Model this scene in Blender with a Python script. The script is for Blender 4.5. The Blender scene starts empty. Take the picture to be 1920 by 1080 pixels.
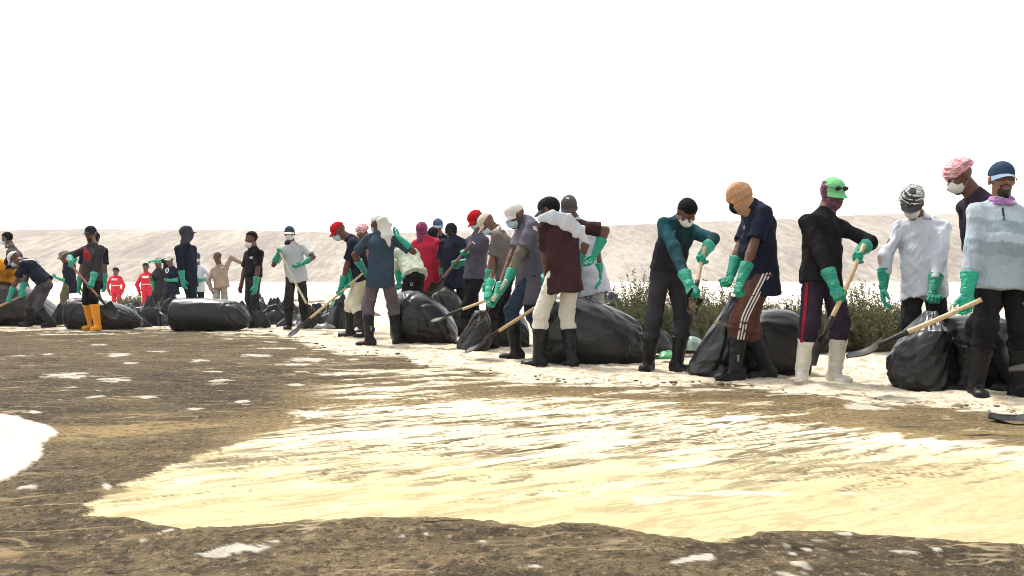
import bpy, math, random
import numpy as np
from mathutils import Vector, Matrix
from mathutils.bvhtree import BVHTree

# ------------------------------------------------------------------ camera, sky, sun, exposure
SC = bpy.context.scene
COL = SC.collection
FPX, CAMH, HOR = 1900.0, 0.887, 520.0          # focal length in photo pixels, eye height, horizon row
cam_d = bpy.data.cameras.new('camera'); cam = bpy.data.objects.new('camera', cam_d); COL.objects.link(cam)
cam.location = (0, 0, CAMH); cam.rotation_euler = (math.radians(90), 0, 0)
cam_d.sensor_width = 36.0; cam_d.lens = 36.0 * FPX / 1920.0
cam_d.shift_y = -(540.0 - HOR) / 1920.0
cam_d.clip_start = 0.05; cam_d.clip_end = 5000
SC.camera = cam
SUN_EL, SUN_AZ = math.radians(62), math.radians(-35)   # azimuth measured from +Y (away from camera) towards +X
wd = bpy.data.worlds.new('World'); SC.world = wd; wd.use_nodes = True
wn = wd.node_tree.nodes; wl = wd.node_tree.links; wn.clear()
w_out = wn.new('ShaderNodeOutputWorld'); w_bg = wn.new('ShaderNodeBackground'); w_sky = wn.new('ShaderNodeTexSky')
w_hsv = wn.new('ShaderNodeHueSaturation')
w_sky.sky_type = 'NISHITA'; w_sky.sun_disc = False
w_sky.sun_elevation = SUN_EL; w_sky.sun_rotation = SUN_AZ
w_sky.air_density = 1.0; w_sky.dust_density = 1.6; w_sky.ozone_density = 1.0
w_hsv.inputs['Saturation'].default_value = 0.12
w_bg.inputs['Strength'].default_value = 0.15
wl.new(w_sky.outputs[0], w_hsv.inputs['Color']); wl.new(w_hsv.outputs[0], w_bg.inputs[0]); wl.new(w_bg.outputs[0], w_out.inputs[0])
sun_d = bpy.data.lights.new('sun', 'SUN'); sun = bpy.data.objects.new('sun', sun_d); COL.objects.link(sun)
sun_d.energy = 2.0; sun_d.angle = math.radians(12); sun_d.color = (1.0, 0.95, 0.88)
sdir = Vector((math.sin(SUN_AZ) * math.cos(SUN_EL), math.cos(SUN_AZ) * math.cos(SUN_EL), math.sin(SUN_EL)))
sun.rotation_euler = (-sdir).to_track_quat('-Z', 'Y').to_euler(); sun.location = sdir * 50
SC.view_settings.view_transform = 'Standard'; SC.view_settings.look = 'None'
SC.view_settings.exposure = 1.25; SC.view_settings.gamma = 1.0; SC.view_settings.use_curve_mapping = False
SC.cycles.use_denoising = True; SC.cycles.filter_width = 0.95
SC.cycles.max_bounces = 4; SC.cycles.diffuse_bounces = 2; SC.cycles.glossy_bounces = 2; SC.cycles.use_adaptive_sampling = True; SC.cycles.adaptive_threshold = 0.03
SC.cycles.transparent_max_bounces = 4; SC.cycles.volume_bounces = 0

# ------------------------------------------------------------------ helpers
A = np.array
def nrm(v):
    v = np.asarray(v, float); n = np.linalg.norm(v); return v / n if n > 1e-9 else v
def gz(D):
    """ground height by distance: the plain falls a little behind the bag line"""
    t = np.clip((np.asarray(D, float) - 18.5) / 20.0, 0, 1)
    return -0.46 * (t * t * (3 - 2 * t))
def W(x, y, D): return A([(x - 960) / FPX * D, D, CAMH + (HOR - y) / FPX * D])
def G(x, D): return A([(x - 960) / FPX * D, D, float(gz(D))])
def Dg(y): return FPX * CAMH / (y - HOR)

def frac(a): return a - np.floor(a)
def hash2(i, j, s): return frac(np.sin(i * 127.1 + j * 311.7 + s * 74.7) * 43758.5453)
def vnoise(x, y, s=0):
    i = np.floor(x); j = np.floor(y); u = x - i; v = y - j
    u = u * u * (3 - 2 * u); v = v * v * (3 - 2 * v)
    a = hash2(i, j, s); b = hash2(i + 1, j, s); c = hash2(i, j + 1, s); d = hash2(i + 1, j + 1, s)
    return (a + (b - a) * u) * (1 - v) + (c + (d - c) * u) * v
def fbm(x, y, s=0, o=4, g=0.5):
    r = 0; a = 1; t = 0
    for k in range(o):
        r = r + a * vnoise(x * 2 ** k + 17 * k, y * 2 ** k - 9 * k, s + k); t += a; a *= g
    return r / t

def new_mesh(name, V, faces):
    """V (n,3); faces: list of arrays (m,k)"""
    me = bpy.data.meshes.new(name)
    V = np.asarray(V, np.float32)
    fl = [np.asarray(f, np.int32) for f in faces if len(f)]
    nl = sum(f.size for f in fl); nf = sum(len(f) for f in fl)
    me.vertices.add(len(V)); me.loops.add(nl); me.polygons.add(nf)
    me.vertices.foreach_set('co', V.ravel())
    me.loops.foreach_set('vertex_index', np.concatenate([f.ravel() for f in fl]) if fl else A([], np.int32))
    st = []; tt = []; o = 0
    for f in fl:
        k = f.shape[1]; st.append(np.arange(len(f)) * k + o); tt.append(np.full(len(f), k)); o += f.size
    if fl:
        me.polygons.foreach_set('loop_start', np.concatenate(st).astype(np.int32))
        me.polygons.foreach_set('loop_total', np.concatenate(tt).astype(np.int32))
        me.polygons.foreach_set('use_smooth', np.ones(nf, bool))
    me.update(calc_edges=True); me.validate()
    return me
def set_col(me, C, name='Col'):
    at = me.attributes.new(name, 'FLOAT_COLOR', 'POINT')
    C = np.asarray(C, np.float32)
    if C.shape[1] == 3: C = np.hstack([C, np.ones((len(C), 1), np.float32)])
    at.data.foreach_set('color', C.ravel())
def set_val(me, a, name):
    at = me.attributes.new(name, 'FLOAT', 'POINT'); at.data.foreach_set('value', np.asarray(a, np.float32))
def link(name, me, mat=None, parent=None):
    o = bpy.data.objects.new(name, me); COL.objects.link(o)
    if mat is not None and me is not None and len(me.materials) == 0: me.materials.append(mat)
    if parent is not None: o.parent = parent; o.matrix_parent_inverse = parent.matrix_world.inverted()
    return o
def empty(name, loc):
    o = bpy.data.objects.new(name, None); COL.objects.link(o); o.location = [float(q) for q in loc]; o.empty_display_size = 0.1
    o.matrix_world = Matrix.Translation(o.location)
    return o
def tag(o, label, cat, group=None):
    o['label'] = label; o['category'] = cat
    if group: o['group'] = group
    return o
def grid_faces(nu, nv, wrap_u=False):
    i = np.arange(nu if wrap_u else nu - 1)[:, None]; j = np.arange(nv - 1)[None, :]
    a = i * nv + j; b = ((i + 1) % nu) * nv + j
    return np.stack([a, b, b + 1, a + 1], -1).reshape(-1, 4)

# ------------------------------------------------------------------ materials
def mat_base(name):
    m = bpy.data.materials.new(name); m.use_nodes = True
    nt = m.node_tree; b = nt.nodes['Principled BSDF']
    return m, nt.nodes, nt.links, b
_mc = {}
def fabric(rgb=None, rough=0.9, bump=0.5, scale=7.0, var=0.25, fine=260.0, name='cloth', fade=None):
    """woven cloth; rgb None reads the dyed/printed colour stored on the mesh (Col)"""
    key = (tuple(rgb) if rgb is not None else None, rough, bump, scale, var, fine, name, fade)
    if key in _mc: return _mc[key]
    m, n, l, b = mat_base(name)
    tc = n.new('ShaderNodeTexCoord')
    if rgb is None:
        src = n.new('ShaderNodeAttribute'); src.attribute_name = 'Col'; cs = src.outputs['Color']
    else:
        src = n.new('ShaderNodeRGB'); src.outputs[0].default_value = (*rgb, 1); cs = src.outputs[0]
    nz = n.new('ShaderNodeTexNoise'); nz.inputs['Scale'].default_value = 5.0; nz.inputs['Detail'].default_value = 5
    l.new(tc.outputs['Object'], nz.inputs['Vector'])
    mr = n.new('ShaderNodeMapRange'); mr.inputs['From Min'].default_value = 0.3; mr.inputs['From Max'].default_value = 0.7
    mr.inputs['To Min'].default_value = 1 - var; mr.inputs['To Max'].default_value = 1 + var
    l.new(nz.outputs['Fac'], mr.inputs['Value'])
    mx = n.new('ShaderNodeVectorMath'); mx.operation = 'MULTIPLY'
    l.new(cs, mx.inputs[0]); l.new(mr.outputs[0], mx.inputs[1]); l.new(mx.outputs[0], b.inputs['Base Color'])
    b.inputs['Roughness'].default_value = rough
    b.inputs['Specular IOR Level'].default_value = 0.08
    # folds: long soft creases + fine weave
    mp = n.new('ShaderNodeMapping'); mp.inputs['Rotation'].default_value = (0.25, 0.45, 0.6); mp.inputs['Scale'].default_value = (1.25, 1.25, 0.5)
    l.new(tc.outputs['Object'], mp.inputs['Vector'])
    cr = n.new('ShaderNodeTexNoise'); cr.inputs['Scale'].default_value = scale; cr.inputs['Detail'].default_value = 2.5
    cr.inputs['Distortion'].default_value = 1.2
    l.new(mp.outputs[0], cr.inputs['Vector'])
    wv = n.new('ShaderNodeTexNoise'); wv.inputs['Scale'].default_value = fine; wv.inputs['Detail'].default_value = 1
    l.new(tc.outputs['Object'], wv.inputs['Vector'])
    rd = n.new('ShaderNodeTexNoise'); rd.inputs['Scale'].default_value = scale * .9; rd.inputs['Detail'].default_value = 1.5; rd.inputs['Distortion'].default_value = .6
    m3 = n.new('ShaderNodeMapping'); m3.inputs['Rotation'].default_value = (0.7, -0.3, 1.1); m3.inputs['Scale'].default_value = (1.5, 1.0, 0.8); l.new(tc.outputs['Object'], m3.inputs['Vector']); l.new(m3.outputs[0], rd.inputs['Vector'])
    sb = n.new('ShaderNodeMath'); sb.operation = 'SUBTRACT'; sb.inputs[1].default_value = .5; l.new(rd.outputs['Fac'], sb.inputs[0])
    ab = n.new('ShaderNodeMath'); ab.operation = 'ABSOLUTE'; l.new(sb.outputs[0], ab.inputs[0])
    b0 = n.new('ShaderNodeBump'); b0.inputs['Strength'].default_value = bump * .75; b0.inputs['Distance'].default_value = 0.07; l.new(ab.outputs[0], b0.inputs['Height'])
    b1 = n.new('ShaderNodeBump'); b1.inputs['Strength'].default_value = bump; b1.inputs['Distance'].default_value = 0.06
    l.new(cr.outputs['Fac'], b1.inputs['Height']); l.new(b0.outputs[0], b1.inputs['Normal'])
    b2 = n.new('ShaderNodeBump'); b2.inputs['Strength'].default_value = 0.25; b2.inputs['Distance'].default_value = 0.002
    l.new(wv.outputs['Fac'], b2.inputs['Height']); l.new(b1.outputs[0], b2.inputs['Normal']); l.new(b2.outputs[0], b.inputs['Normal'])
    _mc[key] = m; return m
def rubber(rgb, rough=0.5, name='rubber', dirt=0.35, bump=0.3, scale=22.0, dcol=(0.20, 0.17, 0.12), spec=0.4):
    key = (tuple(rgb), rough, name, dirt)
    if key in _mc: return _mc[key]
    m, n, l, b = mat_base(name)
    tc = n.new('ShaderNodeTexCoord')
    nz = n.new('ShaderNodeTexNoise'); nz.inputs['Scale'].default_value = 11; nz.inputs['Detail'].default_value = 6; nz.inputs['Roughness'].default_value = 0.65
    l.new(tc.outputs['Object'], nz.inputs['Vector'])
    mr = n.new('ShaderNodeMapRange'); mr.inputs['From Min'].default_value = 0.48; mr.inputs['From Max'].default_value = 0.78; mr.inputs['To Max'].default_value = dirt
    l.new(nz.outputs['Fac'], mr.inputs['Value'])
    mx = n.new('ShaderNodeMix'); mx.data_type = 'RGBA'; mx.inputs['A'].default_value = (*rgb, 1); mx.inputs['B'].default_value = (*dcol, 1)
    l.new(mr.outputs[0], mx.inputs['Factor'])
    oi = n.new('ShaderNodeObjectInfo'); rv = n.new('ShaderNodeMapRange'); rv.inputs['To Min'].default_value = .72; rv.inputs['To Max'].default_value = 1.12; l.new(oi.outputs['Random'], rv.inputs['Value'])
    vm = n.new('ShaderNodeVectorMath'); vm.operation = 'MULTIPLY'; l.new(mx.outputs['Result'], vm.inputs[0]); l.new(rv.outputs[0], vm.inputs[1]); l.new(vm.outputs[0], b.inputs['Base Color'])
    b.inputs['Roughness'].default_value = rough; b.inputs['Specular IOR Level'].default_value = spec
    cr = n.new('ShaderNodeTexNoise'); cr.inputs['Scale'].default_value = scale; cr.inputs['Detail'].default_value = 3; cr.inputs['Distortion'].default_value = 1.5
    l.new(tc.outputs['Object'], cr.inputs['Vector'])
    b1 = n.new('ShaderNodeBump'); b1.inputs['Strength'].default_value = bump; b1.inputs['Distance'].default_value = 0.02
    l.new(cr.outputs['Fac'], b1.inputs['Height']); l.new(b1.outputs[0], b.inputs['Normal'])
    _mc[key] = m; return m
def skin_mat():
    if 'skin' in _mc: return _mc['skin']
    m, n, l, b = mat_base('skin')
    at = n.new('ShaderNodeAttribute'); at.attribute_name = 'Col'
    tc = n.new('ShaderNodeTexCoord'); nz = n.new('ShaderNodeTexNoise'); nz.inputs['Scale'].default_value = 30; nz.inputs['Detail'].default_value = 4
    l.new(tc.outputs['Object'], nz.inputs['Vector'])
    mr = n.new('ShaderNodeMapRange'); mr.inputs['To Min'].default_value = 0.75; mr.inputs['To Max'].default_value = 1.25
    l.new(nz.outputs['Fac'], mr.inputs['Value'])
    mx = n.new('ShaderNodeVectorMath'); mx.operation = 'MULTIPLY'
    l.new(at.outputs['Color'], mx.inputs[0]); l.new(mr.outputs[0], mx.inputs[1]); l.new(mx.outputs[0], b.inputs['Base Color'])
    b.inputs['Roughness'].default_value = 0.55; b.inputs['Specular IOR Level'].default_value = 0.35
    _mc['skin'] = m; return m
def plastic(rgb=(0.005, 0.0053, 0.006), rough=0.28, name='black_polythene', scale=3.6, bump=0.20, crush=False):
    """polythene: smooth film with long creases, or crushed into facets"""
    key = ('plastic', rgb, rough, scale, bump, crush)
    if key in _mc: return _mc[key]
    m, n, l, b = mat_base(name)
    tc = n.new('ShaderNodeTexCoord')
    nz = n.new('ShaderNodeTexNoise'); nz.inputs['Scale'].default_value = 4.5; nz.inputs['Detail'].default_value = 7; nz.inputs['Roughness'].default_value = 0.7
    l.new(tc.outputs['Object'], nz.inputs['Vector'])
    mr = n.new('ShaderNodeMapRange'); mr.inputs['From Min'].default_value = 0.52; mr.inputs['From Max'].default_value = 0.85; mr.inputs['To Max'].default_value = 0.35
    l.new(nz.outputs['Fac'], mr.inputs['Value'])
    mx = n.new('ShaderNodeMix'); mx.data_type = 'RGBA'; mx.inputs['A'].default_value = (*rgb, 1); mx.inputs['B'].default_value = (0.07, 0.062, 0.05, 1)
    l.new(mr.outputs[0], mx.inputs['Factor']); l.new(mx.outputs['Result'], b.inputs['Base Color'])
    r2 = n.new('ShaderNodeMapRange'); r2.inputs['To Min'].default_value = rough - 0.05; r2.inputs['To Max'].default_value = rough + 0.18
    l.new(nz.outputs['Fac'], r2.inputs['Value']); l.new(r2.outputs[0], b.inputs['Roughness'])
    b.inputs['Specular IOR Level'].default_value = .42
    wp = n.new('ShaderNodeTexNoise'); wp.inputs['Scale'].default_value = 3.0; wp.inputs['Detail'].default_value = 2; l.new(tc.outputs['Object'], wp.inputs['Vector'])
    ad = n.new('ShaderNodeMixRGB'); ad.blend_type = 'ADD'; ad.inputs[0].default_value = .25; l.new(tc.outputs['Object'], ad.inputs[1]); l.new(wp.outputs['Color'], ad.inputs[2])
    mp = n.new('ShaderNodeMapping'); mp.inputs['Scale'].default_value = (1.0, 1.0, 1.0) if crush else (0.55, 1.0, 1.9); mp.inputs['Rotation'].default_value = (0.3, 0.35, 0.2)
    l.new(ad.outputs[0], mp.inputs['Vector'])
    prev = None
    for k, (sc_, st_) in enumerate(((scale, 1.0), (scale * 2.7, .55))):
        vo = n.new('ShaderNodeTexVoronoi'); vo.feature = 'F1'; vo.inputs['Scale'].default_value = sc_; l.new(mp.outputs[0], vo.inputs['Vector'])
        b1 = n.new('ShaderNodeBump'); b1.inputs['Strength'].default_value = bump * st_; b1.inputs['Distance'].default_value = .25 / sc_
        l.new(vo.outputs['Distance'], b1.inputs['Height'])
        if prev is not None: l.new(prev, b1.inputs['Normal'])
        prev = b1.outputs[0]
    l.new(prev, b.inputs['Normal'])
    _mc[key] = m; return m
def wood(rgb):
    key = ('wood', rgb)
    if key in _mc: return _mc[key]
    m, n, l, b = mat_base('wood')
    tc = n.new('ShaderNodeTexCoord'); mp = n.new('ShaderNodeMapping'); mp.inputs['Scale'].default_value = (60, 60, 4)
    nz = n.new('ShaderNodeTexNoise'); nz.inputs['Scale'].default_value = 1.0; nz.inputs['Detail'].default_value = 4
    l.new(tc.outputs['Object'], mp.inputs['Vector']); l.new(mp.outputs[0], nz.inputs['Vector'])
    mx = n.new('ShaderNodeMix'); mx.data_type = 'RGBA'; mx.inputs['A'].default_value = (*[c * 0.6 for c in rgb], 1); mx.inputs['B'].default_value = (*[min(c * 1.25, 1) for c in rgb], 1)
    l.new(nz.outputs['Fac'], mx.inputs['Factor']); l.new(mx.outputs['Result'], b.inputs['Base Color'])
    b.inputs['Roughness'].default_value = 0.6
    _mc[key] = m; return m

GREEN = (0.003, 0.30, 0.185)
M_GLOVE = rubber(GREEN, 0.42, 'green_rubber', 0.7, 0.8, 26.0, (0.03, 0.06, 0.035))
M_BOOT = rubber((0.0065, 0.0065, 0.007), 0.45, 'black_rubber', 0.28, 0.25, 14.0, (0.06, 0.05, 0.038), .2)
M_BOOTW = rubber((0.62, 0.58, 0.50), 0.5, 'white_rubber', 0.5, 0.2, 14.0, (0.35, 0.27, 0.17))
M_BOOTY = rubber((0.85, 0.33, 0.01), 0.5, 'yellow_rubber', 0.25, 0.2, 14.0, (0.35, 0.27, 0.17))
M_BAG = plastic()
M_STEEL = rubber((0.014, 0.013, 0.012), 0.5, 'dark_steel', 0.5, 0.2, 20.0, (0.09, 0.07, 0.045), 0.25)

# ------------------------------------------------------------------ implicit surfaces on a rectilinear grid
def axis(lo, hi, h, flo=None, fhi=None, fh=None):
    if flo is None: return np.arange(lo, hi + h, h)
    flo = max(flo, lo); fhi = min(fhi, hi)
    a = np.arange(lo, flo, h); b = np.arange(flo, fhi, fh); c = np.arange(fhi, hi + h, h)
    r = np.concatenate([a, b, c])
    keep = np.concatenate([[True], np.diff(r) > fh * 0.4]); return r[keep]
class Field:
    def __init__(s, xs, ys, zs):
        s.ax = (np.asarray(xs), np.asarray(ys), np.asarray(zs))
        s.F = np.full((len(xs), len(ys), len(zs)), 0.5)
    def box(s, lo, hi):
        r = []
        for a, l, h in zip(s.ax, lo, hi):
            i = max(int(np.searchsorted(a, l)) - 1, 0); j = min(int(np.searchsorted(a, h)) + 1, len(a)); r.append(slice(i, max(j, i)))
        return tuple(r)
    def pts(s, sl):
        return (s.ax[0][sl[0]][:, None, None], s.ax[1][sl[1]][None, :, None], s.ax[2][sl[2]][None, None, :])
    def full(s): return s.pts((slice(None),) * 3)
    def add(s, fn, lo, hi, k=0.0, op='u', m=0.07):
        sl = s.box(np.asarray(lo) - m, np.asarray(hi) + m)
        X, Y, Z = s.pts(sl)
        if min(X.shape[0], Y.shape[1], Z.shape[2]) == 0: return
        d = fn(X, Y, Z); f = s.F[sl]
        if op == 'u':
            if k > 0:
                h = np.clip(0.5 + 0.5 * (f - d) / k, 0, 1); s.F[sl] = f + (d - f) * h - k * h * (1 - h)
            else: s.F[sl] = np.minimum(f, d)
        elif op == 's':
            h = np.clip(0.5 - 0.5 * (f + d) / max(k, 1e-4), 0, 1); s.F[sl] = f + (-d - f) * h + k * h * (1 - h)
    def cone(s, a, b, ra, rb, k=0.02, cut=None, op='u'):
        a = np.asarray(a, float); b = np.asarray(b, float); r = max(ra, rb)
        def fn(X, Y, Z):
            d = sd_cone(X, Y, Z, a, b, ra, rb)
            if cut is not None: d = np.maximum(d, (X - cut[0][0]) * cut[1][0] + (Y - cut[0][1]) * cut[1][1] + (Z - cut[0][2]) * cut[1][2])
            return d
        s.add(fn, np.minimum(a, b) - r, np.maximum(a, b) + r, k, op)
    def ell(s, c, R, rad, k=0.02, op='u'):
        """ellipsoid; R rows are its axes"""
        c = np.asarray(c, float); rad = np.asarray(rad, float); r = rad.max()
        def fn(X, Y, Z):
            x = X - c[0]; y = Y - c[1]; z = Z - c[2]
            q = [(x * R[i][0] + y * R[i][1] + z * R[i][2]) / rad[i] for i in range(3)]
            return (np.sqrt(q[0] ** 2 + q[1] ** 2 + q[2] ** 2 + 1e-12) - 1) * rad.min()
        s.add(fn, c - r, c + r, k, op)
    def ecap(s, a, b, u, v, wa, da, wb, db, k=0.02):
        """elliptical cone from a to b with axes u, v"""
        a = np.asarray(a, float); b = np.asarray(b, float); ab = b - a; L2 = ab @ ab; L = math.sqrt(L2); r = max(wa, wb, da, db)
        ax = ab / L
        def fn(X, Y, Z):
            x = X - a[0]; y = Y - a[1]; z = Z - a[2]
            h = x * ax[0] + y * ax[1] + z * ax[2]; t = np.clip(h / L, 0, 1); e = h - t * L
            pu = x * u[0] + y * u[1] + z * u[2] - t * (ab @ u); pv = x * v[0] + y * v[1] + z * v[2] - t * (ab @ v)
            w = wa + (wb - wa) * t; d = da + (db - da) * t; mn = np.minimum(w, d)
            return (np.sqrt((pu / w) ** 2 + (pv / d) ** 2 + (e / mn) ** 2 + 1e-12) - 1) * mn
        s.add(fn, np.minimum(a, b) - r, np.maximum(a, b) + r, k)
    def plane(s, p, n):
        X, Y, Z = s.full(); s.F = np.maximum(s.F, (X - p[0]) * n[0] + (Y - p[1]) * n[1] + (Z - p[2]) * n[2])
    def folds(s, amp, seed, wl=0.09, aniso=(1, 1, 1)):
        rg = np.random.RandomState(seed); X, Y, Z = s.full(); t = 0
        for q in range(3):
            k = nrm(rg.normal(size=3) * A(aniso)) * 2 * math.pi / (wl * (0.6 + 0.5 * q)); k2 = nrm(rg.normal(size=3)) * 2 * math.pi / (wl * 2.6)
            ph = rg.uniform(0, 6.28, 2)
            w = np.sin(X * k2[0] + Y * k2[1] + Z * k2[2] + ph[0])
            t = t + np.sin(X * k[0] + Y * k[1] + Z * k[2] + ph[1] + 2.1 * w) * (0.6 + 0.4 * w)
        s.F = s.F + amp * t / 1.6
    def mesh(s):
        f = s.F; ins = f < 0
        n = ins.astype(np.int8)
        c = sum(n[i:n.shape[0] - 1 + i, j:n.shape[1] - 1 + j, k:n.shape[2] - 1 + k] for i in (0, 1) for j in (0, 1) for k in (0, 1))
        act = (c > 0) & (c < 8)
        I, J, K = np.nonzero(act); N = len(I)
        idx = np.full(act.shape, -1, np.int64); idx[act] = np.arange(N)
        P = np.zeros((N, 3)); cnt = np.zeros(N)
        ax = s.ax
        cv = {(i, j, k): f[I + i, J + j, K + k] for i in (0, 1) for j in (0, 1) for k in (0, 1)}
        for d in range(3):
            o = [q for q in range(3) if q != d]
            for a in (0, 1):
                for b in (0, 1):
                    c0 = [0, 0, 0]; c0[o[0]] = a; c0[o[1]] = b; c1 = list(c0); c1[d] = 1
                    f0 = cv[tuple(c0)]; f1 = cv[tuple(c1)]; m = (f0 < 0) != (f1 < 0)
                    if not m.any(): continue
                    t = f0[m] / (f0[m] - f1[m])
                    for q, arr in enumerate((I, J, K)):
                        base = arr[m]
                        if q == d: P[m, q] += ax[q][base] * (1 - t) + ax[q][base + 1] * t
                        else: P[m, q] += ax[q][base + c0[q]]
                    cnt[m] += 1
        P /= np.maximum(cnt, 1)[:, None]
        Q = []
        for d in range(3):
            e, g = [(1, 2), (2, 0), (0, 1)][d]
            s0 = [slice(None)] * 3; s1 = [slice(None)] * 3
            s0[d] = slice(0, -1); s1[d] = slice(1, None)
            ch = ins[tuple(s0)] != ins[tuple(s1)]
            lim = [slice(None)] * 3; lim[e] = slice(1, -1); lim[g] = slice(1, -1)
            off = [0, 0, 0]; off[e] = 1; off[g] = 1
            E = np.argwhere(ch[tuple(lim)]) + A(off)
            if not len(E): continue
            de = np.zeros(3, int); de[e] = 1; dg = np.zeros(3, int); dg[g] = 1
            q = np.stack([idx[tuple((E - de - dg).T)], idx[tuple((E - dg).T)], idx[tuple(E.T)], idx[tuple((E - de).T)]], 1)
            fl = ~ins[tuple(E.T)]
            q[fl] = q[fl][:, ::-1]
            Q.append(q)
        return P, (np.concatenate(Q) if Q else np.zeros((0, 4), int))
def sd_cone(X, Y, Z, a, b, ra, rb):
    ab = b - a; L2 = max(ab @ ab, 1e-9)
    x = X - a[0]; y = Y - a[1]; z = Z - a[2]
    t = np.clip((x * ab[0] + y * ab[1] + z * ab[2]) / L2, 0, 1)
    return np.sqrt((x - t * ab[0]) ** 2 + (y - t * ab[1]) ** 2 + (z - t * ab[2]) ** 2 + 1e-12) - (ra + (rb - ra) * t)
I3 = np.eye(3)

# ------------------------------------------------------------------ head and headgear, in head space (x = own left, y = face, z = up)
def head_into(f, T, h=1.0, ears=True):
    """add the head to Field f; T maps head space to world: T(p)"""
    R = T.R
    f.ell(T((0, -.012, .03)), R, A((.077, .097, .088)) * h, 0.0)
    f.ell(T((0, .03, -.045)), R, A((.058, .064, .078)) * h, .03 * h)
    f.ell(T((0, .07, -.102)), R, A((.026, .022, .02)) * h, .02 * h)
    f.cone(T((-.034, .076, .024)), T((.034, .076, .024)), .014 * h, .014 * h, .012 * h)
    for sx in (-1, 1):
        f.ell(T((sx * .044, .058, -.022)), R, A((.024, .026, .024)) * h, .018 * h)
        f.ell(T((sx * .03, .1, .003)), R, A((.019, .015, .013)) * h, .012 * h, 's')
        if ears: f.ell(T((sx * .082, -.004, -.006)), R, A((.011, .022, .034)) * h, .008 * h)
    f.cone(T((0, .09, .01)), T((0, .109, -.026)), .009 * h, .0145 * h, .010 * h)
    for sx in (-1, 1): f.ell(T((sx * .012, .098, -.03)), R, A((.009, .011, .008)) * h, .006 * h)
    f.cone(T((-.019, .087, -.060)), T((.019, .087, -.060)), .0075 * h, .0075 * h, .008 * h)
    f.cone(T((-.016, .085, -.073)), T((.016, .085, -.073)), .008 * h, .008 * h, .006 * h)
class XF:
    def __init__(s, R, c, h=1.0): s.R = R; s.c = np.asarray(c, float); s.h = h
    def __call__(s, p): return s.c + (np.asarray(p, float) * s.h) @ s.R
    def inv(s, V): return ((V - s.c) @ s.R.T) / s.h
    def mat(s):
        m = Matrix.Identity(4)
        for i in range(3):
            for j in range(3): m[j][i] = s.R[i][j] * s.h
            m[i][3] = s.c[i]
        return m
TI = XF(I3, (0, 0, 0))
def hgrid(h=.006, lo=(-.13, -.15, -.19), hi=(.13, .17, .16)):
    return Field(*[np.arange(a, b, h) for a, b in zip(lo, hi)])
_hc = {}
def head_shell(f, off):
    """smooth head without features, inflated"""
    f.ell((0, -.012, .03), I3, (.077 + off, .097 + off, .088 + off), 0)
    f.ell((0, .03, -.045), I3, (.060 + off, .068 + off, .078 + off), .03)
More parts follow.
